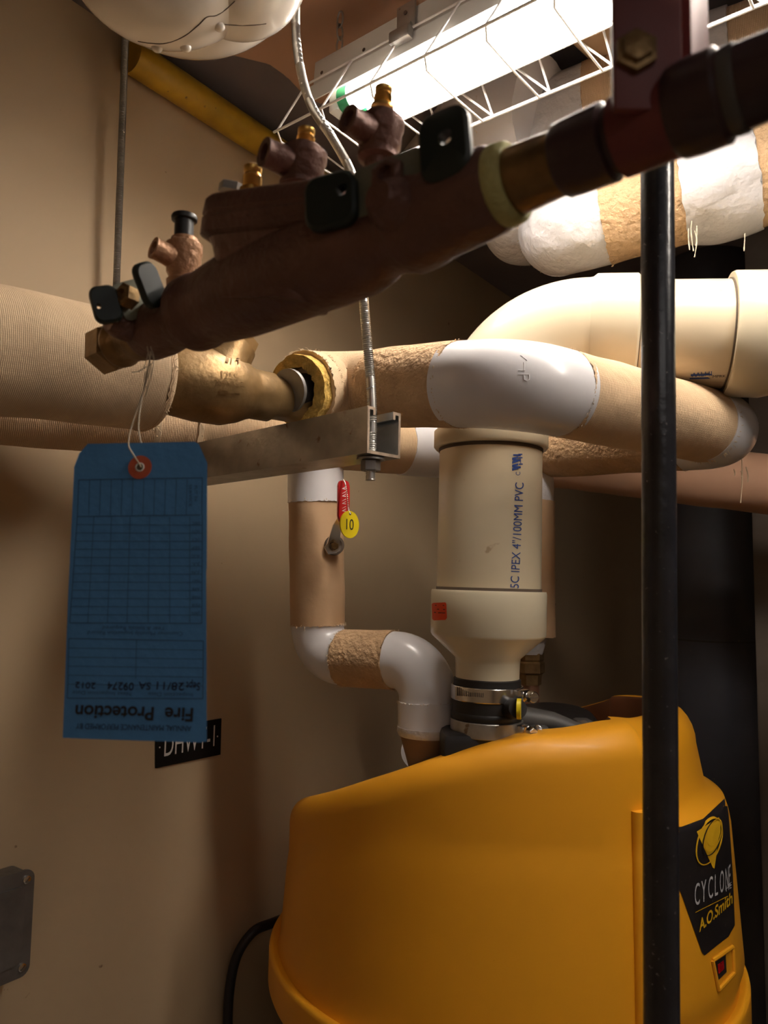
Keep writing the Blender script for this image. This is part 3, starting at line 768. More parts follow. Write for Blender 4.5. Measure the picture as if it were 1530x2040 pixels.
# short pipe and open insulation end
root = thing('insulated_pipe', 'tan pipe with torn fibre end and white fitting in front of the vent elbow', 'pipe', P(1020, 870, .66))
B0_ = P(592, 778, .765); Bc = P(692, 776, .83); B1 = P(1022, 762, .66); B2 = P(1470, 862, .865); B3 = P(1010, 900, 1.12)
bm = NB(); dB = (Bc-B0_).normalized()
R_i = .023
for rr, ln, mm, nm in ((.0365, .010, 'glass', 'fibre_insulation'),):
    x, y, t = frames([B0_, Bc])[0]
    prof_ = [(R_i, .030), (R_i, 0), (rr, 0), (rr, .03)]
    n = 72; rings = []
    for (r, h) in prof_:
        rings.append([bm.verts.new(B0_+t*(h+.003*noise.noise(V((k*.4, r*100, 0))))+(x*math.cos(2*PI*k/n)+y*math.sin(2*PI*k/n))*(r+.0022*noise.noise(V((k*.35, r*90, 7))))) for k in range(n)])
    for i in range(3):
        for k in range(n): bm.faces.new((rings[i][k], rings[i+1][k], rings[i+1][(k+1) % n], rings[i][(k+1) % n]))
obj('fibre_insulation', bm, 'glass', root, label='yellow glass fibre insulation end')
bm = NB(); add_tube(bm, [B0_-dB*.012, B0_+dB*.04], .0175, 32); obj('bare_pipe', bm, 'black', root)
bm = NB(); add_lathe(bm, B0_-dB*.014, dB, [(0, .0218), (.004, .0218), (.004, .019)], 40); obj('pipe_ring', bm, 'greyzinc', root)
pts = [B0_+dB*.012, Bc, B1, B2, B3]
parts = insul(root, pts, .0395, [.035, .052, .045], ['canvasf', 'rough', 'canvas', 'rough'], cover='jacket', ext=.014, rc=.0402, rag=.0026)
# first bend is canvas too
parts[1].data.materials[0] = MT['canvas'] if parts[1].name.startswith('elbow') else parts[1].data.materials[0]
fray(root, B0_+dB*.012, -dB, .0405, 60, .006)
big = [o for o in root.children if o.name.startswith('elbow_cover')]
bvb = [bvh_of(o) for o in big]
bm = NB()
for b_ in bvb:
    if cast(b_, 1045, 740, 0) and (cast(b_, 1045, 740, 0)-CAM).length < .9:
        for ln in (((1037, 708), (1050, 718)), ((1044, 722), (1044, 738)), ((1033, 738), (1046, 738)), ((1032, 746), (1054, 746)), ((1043, 746), (1044, 756), (1049, 759), (1054, 756), (1054, 746))):
            q = [cast(b_, x, y, .0001) for x, y in ln]; q = [p for p in q if p]
            if len(q) > 1: add_tube(bm, q, .0004, 6)
        break
obj('moulded_mark', bm, 'jacket', root)
# loose glue threads under the right elbow
bm = NB()
for (x, y0_, y1_) in ((1478, 915, 1002), (1462, 935, 948), (1476, 938, 950), (1486, 930, 960)):
    p0 = P(x, y0_, .83); p1 = P(x+random.uniform(-4, 4), y1_, .83); add_tube(bm, catmull([p0, p0.lerp(p1, .5)+V((.001, 0, 0)), p1], 4), .0007, 6)
obj('glue_thread', bm, 'thread', root, kind='stuff')

# rear long pipe below
root = thing('insulated_pipe', 'long tan wrapped pipe behind the steel channel, running under the thick pipe at left', 'pipe', P(500, 960, .95))
c0 = P(-160, 800, .70); c1 = P(0, 812, .775); c2 = P(985, 905, 1.10)
c0 = c1+(c1-c2)*.12
insul(root, [c0, c2], .0375, [], ['canvas'])
for x in (300, 384):
    k = min((k for k in range(500)), key=lambda k: abs(proj(c1.lerp(c2, k/499))[0]-x)); q = c1.lerp(c2, k/499); d = (c2-c1).normalized()
    bm = NB(); add_tube(bm, [q-d*.003, q+d*.003], .0398, 72, True, .0012); obj('seam_band', bm, 'thread', root)
    fray(root, q, d, .0398, 50, .004)
k = min((k for k in range(500)), key=lambda k: abs(proj(c1.lerp(c2, k/499))[0]-800)); q = c1.lerp(c2, k/499)
bm = NB(); add_tube(bm, resample(q, q+d*.06, .01), .0400, 64, True, .001); obj('white_band', bm, 'jacket', root)
# brown pipe far right behind pole
root = thing('insulated_pipe', 'brown wrapped pipe in shade behind the black pole at right', 'pipe', P(1300, 990, 1.25))
pd0 = P(1090, 918, 1.36); pd1 = P(1560, 968, 1.12)
bm = NB(); add_tube(bm, resample(pd0, pd1+(pd1-pd0)*.5, .03), .045, 64, True, 0, .003); obj('canvas_wrap', bm, 'duct', root)
# vertical branch with elbows to the heater
root = thing('insulated_pipe', 'white and tan insulated branch dropping in a double bend to the heater top', 'pipe', P(850, 1480, .90))
e0 = P(628, 905, .975); e1 = P(634, 1308, .985); e2 = P(852, 1318, .90); e3 = P(853, 1452, .895)
segs = fillet([e0, e1, e2, e3], [.036, .042])
insul(root, [e0, e1, e2, e3], .0335, [.036, .042], ['smooth', 'rough', 'jacket'], cover='jacket', ext=.004, rc=.0333)
q = P(630, 1001, .975); bm = NB(); add_tube(bm, [e0.lerp(e1, .0), e0.lerp(e1, (q.z-e0.z)/(e1.z-e0.z))], .0358, 64, True, .001); obj('white_band', bm, 'jacket', root)
fray(root, q, Z_, .0355, 50, .003)
bm = NB(); add_lathe(bm, P(853, 1450, .895), -Z_, [(0, .0335), (.003, .0345), (.012, .031), (.05, .020), (.12, .019)], 48); obj('tapered_end', bm, 'taper', root)
bm = NB(); add_lathe(bm, P(853, 1446, .895), -Z_, [(0, .0352), (.006, .0358), (.010, .034)], 48); obj('foil_edge', bm, 'jacketr', root)
# opening round the hidden valve stem
hc = P(662, 1086, .945)
bm = NB(); add_lathe(bm, hc+V((.002, .004, 0)), V((.35, -1, 0)), [(0, .0125), (.0045, .0118), (.005, .009), (.0035, .007)], 28); obj('cut_hole_edge', bm, 'seam', root)
# valve lever with tag
root = thing('valve_lever', 'red gripped steel valve lever sticking up from the tan branch pipe', 'valve handle', hc)
lv0 = P(664, 1085, .925); lv1 = P(671, 1048, .918); lv2 = P(682, 1030, .905); lv3 = P(684, 962, .900)
def strap(bm, pts, wds, th, nrm):
    pr_ = None
    for i, p in enumerate(pts):
        t = (pts[min(i+1, len(pts)-1)]-pts[max(i-1, 0)]).normalized(); s_ = t.cross(nrm).normalized()
        q = [bm.verts.new(p+s_*(wds[i]/2*a)+nrm*(th/2*b)) for a, b in ((-1, -1), (1, -1), (1, 1), (-1, 1))]
        if pr_:
            for k in range(4): bm.faces.new((pr_[k], pr_[(k+1) % 4], q[(k+1) % 4], q[k]))
        else: bm.faces.new(list(reversed(q)))
        pr_ = q
    bm.faces.new(pr_)
nv = V((.3, -.95, 0)).normalized()
bm = NB(); strap(bm, [P(662, 1103, .925), P(660, 1092, .925), lv0, lv1, lv2, P(684, 1015, .903)], [.010, .017, .015, .010, .009, .009], .003, nv); obj('lever', bm, 'steel', root)
bm = NB(); strap(bm, [P(682, 1042, .904), P(683, 1030, .903), P(684, 1000, .900), P(684, 966, .900), P(684, 958, .900)], [.007, .0135, .0145, .0145, .010], .006, nv); bmesh.ops.bevel(bm, geom=bm.edges[:], offset=.001, segments=2, affect='EDGES'); gr = obj('grip', bm, 'redp', root, label='red vinyl grip')
bg = bvh_of(gr); bm = NB()
for k in range(11):
    y = 1020-k*4.9; a_ = 3 if k % 3 else -2
    patch_on(bm, bg, [(681, y+a_), (682, y+a_-1.2), (689, y-2.2), (689, y-.6)], .0004, 20)
obj('worn_script', bm, 'whitep', gr)
bm = NB(); add_lathe(bm, P(665, 1088, .922), nv, [(0, .0050), (.005, .0050), (.006, .004)], 6); obj('stem_nut', bm, 'oldbrass', root)
root = thing('number_tag', 'round yellow tag reading 10 hanging on a bead chain from the red lever', 'tag', P(696, 1072, .885))
tc = P(696, 1045, .885); tn = V((.76, -.65, 0)).normalized(); tx = Z_.cross(-tn).normalized()*-1
tx = (-tn).cross(Z_).normalized()
bm = NB(); n = 48
add_prism(bm, circ(.0158, n), tc-tn*.0006, tx, Z_, tn, .0014); dsk = obj('disc', bm, 'ytag', root)
bm = NB(); text_plane(bm, '10', tc-tx*.0062-Z_*.006, tc+tx*.0062-Z_*.006, .0125, tn, .0011); obj('lettering', bm, 'kprint', dsk)
bm = NB(); add_lathe(bm, tc+Z_*.0125+tn*.0007, tn, [(0, .0018), (.0004, .0018)], 16); obj('hole', bm, 'seam', dsk)
bp_ = catmull([tc+Z_*.0125+tn*.001, P(694, 1015, .885), P(692, 990, .887), P(688, 965, .89), P(684, 956, .895)], 7); bm = NB()
for q in bp_:
    t = bmesh.ops.create_icosphere(bm, subdivisions=2, radius=.0010)
    for v in t['verts']: v.co += q
obj('bead_chain', bm, 'steel', root, kind='stuff')

# pipe behind the vent with union nut
root = thing('insulated_pipe', 'tan upright pipe with hex union half hidden behind the cream vent', 'pipe', P(1055, 1480, 1.08))
f0 = P(1055, 930, 1.08); f1 = P(1052, 1268, 1.08); f1.x = f0.x = P(1053, 1100, 1.08).x
bm = NB(); add_tube(bm, resample(P(1053, 1000, 1.08), f1, .02), .0365, 48, True, .001, .001); obj('canvas_wrap', bm, 'smooth', root)
bm = NB(); add_tube(bm, resample(f0, P(1053, 1008, 1.08), .02), .0345, 48, True, .001, .003); obj('white_band', bm, 'jacketr', root)
q = P(1056, 1285, 1.08)
bm = NB(); add_lathe(bm, P(1054, 1262, 1.08), -Z_, [(0, .030), (.008, .024), (.028, .0185)], 32); obj('end_cap', bm, 'jacketr', root)
bm = NB(); add_lathe(bm, P(1056, 1296, 1.08), -Z_, [(0, .0165), (.004, .0195), (.012, .0195), (.016, .0165)], 6); obj('hex_nut', bm, 'oldbrass', root, 20)
bm = NB(); add_lathe(bm, P(1056, 1314, 1.08), -Z_, [(0, .0165), (.004, .0205), (.017, .0205), (.020, .0165), (.034, .0155)], 6); obj('hex_nut', bm, 'oldbrass', root, 20)
bm = NB(); add_tube(bm, [P(1056, 1335, 1.08), P(1056, 1480, 1.08)], .0125, 24); obj('copper_stub', bm, 'copper', root)

# small round gauge by the drop pipe
root = thing('pressure_gauge', 'small round white rimmed gauge peeking out behind the drop pipe', 'gauge', P(830, 1510, 1.05))
gc = P(833, 1497, 1.05); gn = V((-.3, -.93, .2)).normalized()
bm = NB(); add_lathe(bm, gc, gn, [(-.018, .022), (-.002, .0235), (.001, .0235), (.001, .021)], 40); g_ = obj('case', bm, 'jacket', root)
bm = NB(); add_lathe(bm, gc, gn, [(0, .0205), (.0004, .0205)], 40); obj('dial', bm, 'paper', g_)
bm = NB(); add_tube(bm, [gc-gn*.005, gc-gn*.035, gc-gn*.04-Z_*.06], .006, 12); obj('stem', bm, 'oldbrass', root)

# ------------------------------------------------------------------ steel channel and threaded rods
S0 = P(765, 862, .665); dS = B_.copy()
S0.x -= 0; LS = .430
root = thing('steel_channel', 'galvanised slotted steel channel carrying the pipes, open end towards the camera', 'channel', S0+dS*.2-Z_*.02)
wch, hch, tch = .041, .041, .0026
prof2 = [(-wch/2, hch/2), (-wch/2, -hch/2), (wch/2, -hch/2), (wch/2, hch/2), (wch/2-.0095, hch/2), (wch/2-.0095, hch/2-.007), (wch/2-.0095+tch, hch/2-.007), (wch/2-.0095+tch, hch/2-tch), (wch/2-tch, hch/2-tch), (wch/2-tch, -hch/2+tch), (-wch/2+tch, -hch/2+tch), (-wch/2+tch, hch/2-tch), (-wch/2+.0095-tch, hch/2-tch), (-wch/2+.0095-tch, hch/2-.007), (-wch/2+.0095, hch/2-.007), (-wch/2+.0095, hch/2)]
bm = NB(); a = [bm.verts.new(S0+A_*p[0]+Z_*p[1]) for p in prof2]; b = [bm.verts.new(v.co+dS*LS) for v in a]; n = len(a)
for k in range(n): bm.faces.new((a[k], a[(k+1) % n], b[(k+1) % n], b[k]))

CAPQ = ((0, 1, 10, 11), (1, 2, 9, 10), (2, 3, 8, 9), (3, 4, 7, 8), (4, 5, 6, 7), (15, 0, 11, 12), (14, 15, 12, 13))
for q in CAPQ:
    bm.faces.new([a[i] for i in q]); bm.faces.new([b[i] for i in reversed(q)])
bmesh.ops.recalc_face_normals(bm, faces=bm.faces[:])
obj('channel_body', bm, 'galv', root, 20)
bm = NB(); a = [bm.verts.new(S0+A_*p[0]+Z_*p[1]-dS*.0004) for p in prof2]; [bm.faces.new([a[i] for i in q]) for q in CAPQ]; obj('cut_edge', bm, 'cutedge', root, 0, label='rusty bright sawn edge')
def rod(name, label, pts, r, m, group=None):
    dense = []; 
    for p, q in zip(pts[:-1], pts[1:]):
        n = max(1, int((q-p).length/.0009)); dense += [p.lerp(q, k/n) for k in range(n)]
    dense.append(pts[-1]); rr = [r*(1.0 if i % 2 else .82) for i in range(len(dense))]
    bm = NB(); add_tube(bm, dense, rr, 14); return T(obj(name, bm, m, None, 80), label, 'rod', group)
rd = S0+dS*.014-A_*.002
k0 = proj(rd)
pl = [P(592, -40, .74), P(589, 50, .735), P(597, 130, .73), P(620, 210, .72), P(662, 275, .71), P(698, 340, .70), P(714, 400, .69), P(722, 480, .685), P(725, 600, rd.y), rd+Z_*.03, rd-Z_*.041]
rod('threaded_rod', 'bent zinc threaded rod from behind the white valve jacket down to the channel end', catmull(pl, 8), .0046, 'zinc')
lr0 = P(249, 100, .905); lr1 = P(231, 590, .915)
lr = S0+dS*.40

top = lr0+(lr0-lr1)*((CEIL-.001-lr0.z)/(lr0-lr1).z)
rod('threaded_rod', 'straight grey threaded rod hanging against the wall at left', [top, lr1, lr1+(lr1-top)*.35], .0045, 'greyzinc')
bm = NB(); add_lathe(bm, rd-Z_*.0215, -Z_, [(0, .0125), (.0018, .0125)], 32); nt = NB()
root = thing('hex_nut', 'hex nut with washer below the channel on the bent threaded rod', 'nut', rd-Z_*.034)
obj('washer', bm, 'galv', root)
bm = NB(); add_lathe(bm, rd-Z_*.0233, -Z_, [(0, .0078), (.0008, .0088), (.0090, .0088), (.0098, .0078)], 6); obj('nut', bm, 'greyzinc', root, 20)

# ------------------------------------------------------------------ backflow preventer across the front
KL = P(235, 688, .515); KR = P(1450, 186, .255); dK = (KR-KL).normalized(); LK = (KR-KL).length
nK = (V((0, 0, 1)).cross(dK)); 
if nK.y > 0: nK = -nK
nK.normalize(); uK = dK.cross(nK); 
if uK.z < 0: uK = -uK
def kp(px):       # axis point that projects to column px
    lo, hi = -.1*LK, 1.3*LK
    for _ in range(40):
        m_ = (lo+hi)/2
        if proj(KL+dK*m_)[0] < px: lo = m_
        else: hi = m_
    return (lo+hi)/2
def kprof(lst):   # (px, half size in px) -> (s, r)
    out = []
    for x, hp in lst:
        s_ = kp(x); q = KL+dK*s_; out.append((s_, hp*px2m(q)))
    return out
root = thing('backflow_preventer', 'brown bronze backflow preventer with two ball valves crossing the upper photo', 'valve assembly', KL+dK*(LK*.45)-Z_*.04)
bm = NB(); add_lathe(bm, KL, dK, kprof([(205, 40), (209, 49), (234, 51), (240, 45)]), 6); obj('union_nut', bm, 'oldbrass', root, 20)
bm = NB(); add_lathe(bm, KL, dK, kprof([(234, 40), (238, 46), (243, 47), (247, 43), (262, 44), (270, 43), (276, 48), (293, 50)]), 40); obj('union_tail', bm, 'oldbrass', root)
bm = NB(); add_lathe(bm, KL, dK, kprof([(288, 48), (298, 56), (325, 58), (345, 55), (362, 56), (372, 60), (385, 58), (390, 54)]), 48); obj('valve_body', bm, 'bronze', root)
prm = kprof([(380, 62), (384, 74), (402, 76), (410, 70), (440, 78), (480, 86), (560, 92), (660, 98), (720, 100), (750, 92), (760, 84), (790, 82), (800, 90), (812, 92)])
bm = NB(); add_lathe(bm, KL, dK, prm, 64); kb = obj('main_body', bm, 'bronze', root)
bm = NB(); add_lathe(bm, KL, dK, kprof([(808, 92), (818, 98), (850, 98), (880, 92), (930, 90), (985, 86), (1000, 78)]), 64); obj('valve_body', bm, 'bronze', root)
bm = NB(); add_lathe(bm, KL, dK, kprof([(990, 76), (1003, 82), (1022, 80), (1030, 72)]), 48); obj('sealing_tape', bm, 'tape', root, label='yellowed sealing tape')
# belly under the body
# bonnet: rounded flange block with neck
bcn = KL+dK*kp(572)
def local(o, a, b, c): return o+dK*a+nK*b+uK*c
um = px2m(bcn)
# the bonnet stands tilted: its top runs level in the picture
tl = (P(440, 456, bcn.y+.028)); tr = P(716, 428, bcn.y-.034)
fl = (tr-tl).normalized(); fz = Z_.copy(); fz = (fz-fl*fz.dot(fl)).normalized(); fy = fl.cross(fz)
if fy.y > 0: fy = -fy
Lb = (tr-tl).length; cc = (tl+tr)/2
def rstack(name, levels, m, n=6):
    bm = NB(); pv_ = None
    for (hz, w_, h_, r) in levels:
        ol = rrect(w_, h_, r, n); q = [bm.verts.new(cc+fl*p[0]+fy*p[1]+fz*hz) for p in ol]
        if pv_:
            for k in range(len(q)): bm.faces.new((pv_[k], pv_[(k+1) % len(q)], q[(k+1) % len(q)], q[k]))
        else: bm.faces.new(list(reversed(q)))
        pv_ = q
    bm.faces.new(pv_); bmesh.ops.recalc_face_normals(bm, faces=bm.faces[:]); return obj(name, bm, m, root)
rstack('bonnet_flange', [(-.0125, Lb-.010, .040, .016), (-.0100, Lb, .046, .018), (-.002, Lb, .047, .018), (-.0015, Lb-.002, .046, .018), (.0005, Lb-.002, .046, .018), (.001, Lb, .047, .018), (.0085, Lb, .046, .018), (.0105, Lb-.004, .043, .017)], 'bronze')
rstack('bonnet_neck', [(-.046, Lb-.035, .034, .015), (-.028, Lb-.030, .036, .015), (-.016, Lb-.018, .038, .016), (-.010, Lb-.010, .042, .016)], 'bronze')
for (x, y, Y) in ((462, 378, .452), ):
    bm = NB(); add_lathe(bm, P(x, 384, .445), fz, [(0, .0085), (.0045, .0085), (.0052, .007)], 6); obj('bolt_head', bm, 'greyzinc', root, 20)
def test_cock(base, up, h, r, side, body_m, tip, facing, rootp):
    """test cock: tapered body, side outlet, slotted head or brass stub"""
    t_ = thing  # (kept as a part of the assembly)
    bm = NB(); add_lathe(bm, base, up, [(0, r*.62), (h*.10, r*.66), (h*.14, r*.98), (h*.22, r), (h*.24, r*.86), (h*.30, r*.9), (h*.36, r*1.02), (h*.62, r*1.03), (h*.66, r*1.10), (h*.80, r*1.10), (h*.84, r*.82), (h*.90, r*.80)], 40)
    tcq = obj('test_cock', bm, body_m, rootp)
    c = base+up*(h*.52)
    bm = NB(); add_lathe(bm, c, side, [(0, r*.75), (r*1.7, r*.62), (r*2.0, r*.66), (r*2.0, r*.40), (r*1.7, r*.38)], 28); obj('side_outlet', bm, body_m, tcq)
    bm = NB(); add_lathe(bm, base+up*(h*.78), up, [(0, r*.95), (h*.06, r*.95), (h*.10, r*.8)], 6); obj('hex_collar', bm, body_m, tcq, 20)
    return tcq
def stub(base, up, r, h, rootp):
    bm = NB(); prof_ = [(0, r*1.25), (h*.12, r*1.25), (h*.13, r*.9)]
    for k in range(6): prof_ += [(h*(.18+.075*k), r), (h*(.215+.075*k), r*.9)]
    prof_ += [(h*.68, r*.82), (h*.74, r*.95), (h*.90, r*.95), (h, r*.55), (h, 0)]
    add_lathe(bm, base, up, prof_, 28); return obj('brass_stub', bm, 'brass', rootp, label='bright brass flare stub')
def m_at(px, py, Y): return px2m(P(px, py, Y))
# left cock with black plug
Y1 = .485; b1 = P(364, 588, Y1); k1 = m_at(364, 520, Y1); up1 = (P(368, 470, Y1)-b1).normalized()
t1 = test_cock(b1, up1, 128*k1, 33*k1, (V((-.70, -.62, .16))).normalized(), 'bronze3', None, None, root)
bm = NB(); add_lathe(bm, P(366, 478, Y1), up1, [(0, 19*k1), (38*k1, 19*k1), (40*k1, 25*k1), (46*k1, 26*k1), (50*k1, 24*k1), (50*k1, 17*k1), (44*k1, 15*k1)], 36); obj('plug', bm, 'black', t1, label='black plastic plug')
bv1 = bvh_of(t1); bm = NB(); text_on(bm, bv1, '1/4', (366, 530), (390, 524), (0, -11), .0005); text_on(bm, bv1, 'S', (374, 512), (384, 510), (0, -9), .0005); bmesh.ops.solidify(bm, geom=bm.faces[:], thickness=.0005); obj('raised_lettering', bm, 'bronze3', t1, 0)
# brass stub on the bonnet
k2 = m_at(502, 350, .435); stub(P(501, 386, .435), (Z_+V((.03, 0, 0))).normalized(), 19*k2, 60*k2, root)
# middle cock
Y3 = .425; k3 = m_at(600, 320, Y3); b3 = P(597, 392, Y3); u3 = (P(606, 300, Y3)-b3).normalized()
t3 = test_cock(b3, u3, 112*k3, 43*k3, V((-.76, -.56, .05)).normalized(), 'bronze', None, None, root); stub(P(607, 300, Y3), u3, 18*k3, 48*k3, t3)
# right cock
Y4 = .395; k4 = m_at(755, 260, Y4); b4 = P(752, 335, Y4); u4 = (P(762, 220, Y4)-b4).normalized()
t4 = test_cock(b4, u4, 122*k4, 42*k4, V((-.72, -.66, .05)).normalized(), 'bronze', None, None, root); stub(P(761, 218, Y4), u4, 19*k4, 50*k4, t4)
# wing handles
def lug(parent, corners, th, r, m, hole=None, nm='wing', label=None):
    """rounded plate; corners TL,TR,BR,BL as 3-D points"""
    tl_, tr_, br_, bl_ = corners; c = (tl_+tr_+br_+bl_)/4; ax = ((tr_-tl_)+(br_-bl_)).normalized(); ay = ((tl_-bl_)+(tr_-br_)); ay = (ay-ax*ay.dot(ax)).normalized()
    w_ = ((tr_-tl_).length+(br_-bl_).length)/2; h_ = ((tl_-bl_).length+(tr_-br_).length)/2; az = ax.cross(ay).normalized()
    if az.y > 0: az = -az
    bm = NB(); ol = rrect(w_, h_, min(r, w_*.48), 5)
    def ring(ol_, s_, h__): return [bm.verts.new(c+ax*(p[0]*s_)+ay*(p[1]*s_)+az*h__) for p in ol_]
    lv = [ring(ol, .86, -th/2), ring(ol, 1, -th/2*.5), ring(ol, 1, th/2*.5), ring(ol, .88, th/2)]; n = len(ol)
    for a_, b_ in zip(lv[:-1], lv[1:]):
        for k in range(n): bm.faces.new((a_[k], a_[(k+1) % n], b_[(k+1) % n], b_[k]))
    if hole:
        hr, hx_, hy_ = hole; hol = []
        for p in ol:
            a_ = math.atan2(p[1]-hy_*h_, p[0]-hx_*w_); hol.append((hx_*w_+hr*math.cos(a_), hy_*h_+hr*math.sin(a_)))
        h0, h1_ = ring(hol, 1, -th/2), ring(hol, 1, th/2)
        for k in range(n):
            k2_ = (k+1) % n
            bm.faces.new((lv[0][k2_], lv[0][k], h0[k], h0[k2_])); bm.faces.new((lv[-1][k], lv[-1][k2_], h1_[k2_], h1_[k])); bm.faces.new((h0[k], h1_[k], h1_[k2_], h0[k2_]))
    else: bm.faces.new(list(reversed(lv[0]))); bm.faces.new(lv[-1])
    bmesh.ops.recalc_face_normals(bm, faces=bm.faces[:])
    return obj(nm, bm, m, parent, label=label)
# left handle
hp = NB(); cL = [P(236, 572, .455), P(300, 558, .470), P(330, 620, .475), P(236, 640, .455)]
w1 = lug(root, [P(236, 568, .460), P(318, 545, .475), P(326, 618, .478), P(236, 642, .460)], .0025, .004, 'grgreen', None, 'handle_plate')
lug(w1, [P(181, 574, .452), P(240, 567, .458), P(238, 640, .458), P(184, 648, .452)], .0055, .0055, 'wing', (.0017, -.28, -.05), 'wing')
lug(w1, [P(279, 530, .440), P(318, 520, .452), P(318, 606, .452), P(276, 618, .440)], .0060, .0060, 'wing', None, 'wing')
bm = NB(); add_lathe(bm, P(254, 590, .458), V((-.55, -.80, .05)).normalized(), [(-.004, .0075), (.004, .0075), (.005, .0055), (.005, .0035), (.002, .003)], 6); obj('stem_nut', bm, 'oldbrass', w1, 20)
bm = NB(); add_tube(bm, [P(300, 612, .466), P(325, 606, .478)], [.004, .006], 10); obj('green_patina', bm, 'verd', w1)
bm = NB(); add_lathe(bm, KL+dK*kp(300), nK, [(.004, .011), (.024, .010), (.030, .007)], 20); obj('stem_housing', bm, 'bronze', root)
# right handle
w2 = lug(root, [P(702, 345, .345), P(838, 288, .322), P(842, 395, .322), P(704, 442, .345)], .0025, .004, 'grgreen', None, 'handle_plate')
lug(w2, [P(606, 362, .350), P(712, 335, .340), P(712, 446, .340), P(614, 468, .350)], .0065, .0070, 'wing', (.0030, .26, .12), 'wing')
lug(w2, [P(838, 228, .318), P(940, 212, .306), P(934, 330, .306), P(842, 392, .318)], .0065, .0080, 'wing', (.0034, .06, .06), 'wing')
bm = NB(); add_lathe(bm, P(775, 352, .330), V((-.5, -.85, .05)).normalized(), [(-.006, .0085), (.003, .0085), (.004, .006), (.004, .004), (.001, .003)], 6); obj('stem_nut', bm, 'bronze', w2, 20)
bm = NB(); add_tube(bm, [P(824, 412, .325), P(838, 420, .322)], [.002, .0025], 10); obj('green_patina', bm, 'verd', w2)
bm = NB(); add_lathe(bm, KL+dK*kp(835), nK, [(.006, .014), (.022, .012), (.030, .007)], 20); obj('stem_housing', bm, 'bronze', root)
# pipework to the right of it
root = thing('supply_pipe', 'dark blurred threaded pipe entering the brown valve from the upper right edge', 'pipe', KL+dK*kp(1300))
bm = NB(); add_lathe(bm, KL, dK, kprof([(1015, 60), (1030, 66), (1045, 66), (1110, 64), (1128, 66)]), 40); obj('nipple', bm, 'oldbrass', root)
bm = NB(); add_lathe(bm, KL, dK, kprof([(1118, 66), (1124, 72), (1145, 74), (1215, 78), (1222, 66), (1300, 66)]), 48); obj('red_sleeve', bm, 'darkpipe', root)
bm = NB(); add_lathe(bm, KL, dK, kprof([(1340, 80), (1352, 88), (1382, 92), (1440, 94), (1448, 84), (1470, 82), (2400, 82)]), 48); obj('coupling', bm, 'darkpipe', root)
bm = NB(); add_lathe(bm, KL, dK, kprof([(1448, 82), (1455, 85), (1475, 87), (1482, 84)]), 48); obj('pipe_ring', bm, 'greyp', root)
root = thing('pipe_hanger', 'dark red primed hanger bracket gripping the pipe in front of the black pole', 'bracket', KL+dK*kp(1290))
s0, s1 = kp(1236), kp(1378); q = KL+dK*((s0+s1)/2); rH = 78*px2m(q)
bm = NB(); add_lathe(bm, KL, dK, [(s0, rH*1.03), (s1, rH*1.03)], 48); obj('saddle', bm, 'red', root)
hz = V((0, 0, 1))
pc = P(1290, 60, q.y+.006); hw = 136*px2m(pc)
c3 = P(1287, 70, q.y-.012)
bm = NB(); add_box(bm, c3-Z_*.002+Z_*.03, V((1, 0, 0)), V((0, 1, 0)), Z_, (136*px2m(c3), .004, .115), .0008); fp = obj('front_plate', bm, 'red', root)
c4 = P(1385, 75, q.y-.016+.022)
bm = NB(); add_box(bm, c4+Z_*.03, V((.6, .8, 0)), V((-.8, .6, 0)), Z_, (.026, .004, .110), .0008); obj('rear_plate', bm, 'red', root)
bm = NB(); add_lathe(bm, P(1265, 108, c3.y-.002), V((-.1, -1, 0)), [(0, .0078), (.003, .0078), (.0034, .0058), (.0055, .0055), (.0058, .003)], 6); obj('hex_bolt', bm, 'oldbrass', fp, 20)

# ------------------------------------------------------------------ black pole, floor to ceiling
pp0 = P(1310, 450, .50); pp1 = P(1318, 2030, .50); dP_ = (pp1-pp0).normalized()
s_top = (CEIL-.001-pp0.z)/dP_.z; s_bot = (0-pp0.z)/dP_.z
bm = NB(); add_tube(bm, resample(pp0+dP_*s_top, pp0+dP_*s_bot, .1), .0109, 32)
T(obj('support_pole', bm, 'pole'), 'glossy black scuffed steel pole standing in front of the yellow heater', 'pole')

# ------------------------------------------------------------------ blue card tag
tag_tl = P(150, 884, .456); tag_tr = P(414, 881, .449); tag_bl = P(125, 1470, .438); 
tn_ = (tag_tr-tag_tl).cross(tag_bl-tag_tl).normalized()
if tn_.y > 0: tn_ = -tn_
def tagp(px, py, off=0):
    d = ray(px, py); k = ((tag_tl+tn_*off)-CAM).dot(tn_)/d.dot(tn_); return CAM+d*k
root = thing('inspection_tag', 'blue card inspection tag hanging upside down on string at left', 'tag', tagp(270, 1475))
ol = [(175, 884), (388, 880), (396, 884), (413, 922), (412, 1130), (411, 1140), (412, 1477), (400, 1479), (260, 1475), (125, 1470), (136, 1180), (148, 930), (158, 903)]
bm = NB(); fr_v = [bm.verts.new(tagp(x, y, .0002)) for x, y in ol]; bk = [bm.verts.new(tagp(x, y, -.0003)) for x, y in ol]; n = len(ol)
f1_ = bm.faces.new(fr_v); f2_ = bm.faces.new(list(reversed(bk)))
for k in range(n): bm.faces.new((fr_v[k], bk[k], bk[(k+1) % n], fr_v[(k+1) % n]))
card = obj('card', bm, 'tag', root, 0)
bm = NB(); cc_ = tagp(279, 931, .0004); tx_ = (tag_tr-tag_tl).normalized(); ty_ = tn_.cross(tx_)
kk = px2m(cc_)
add_prism(bm, circ(24*kk, 32), cc_, tx_, ty_, tn_, .0004, circ(6.5*kk, 32)); obj('reinforcement_ring', bm, 'tagring', root, label='orange red reinforcement ring')
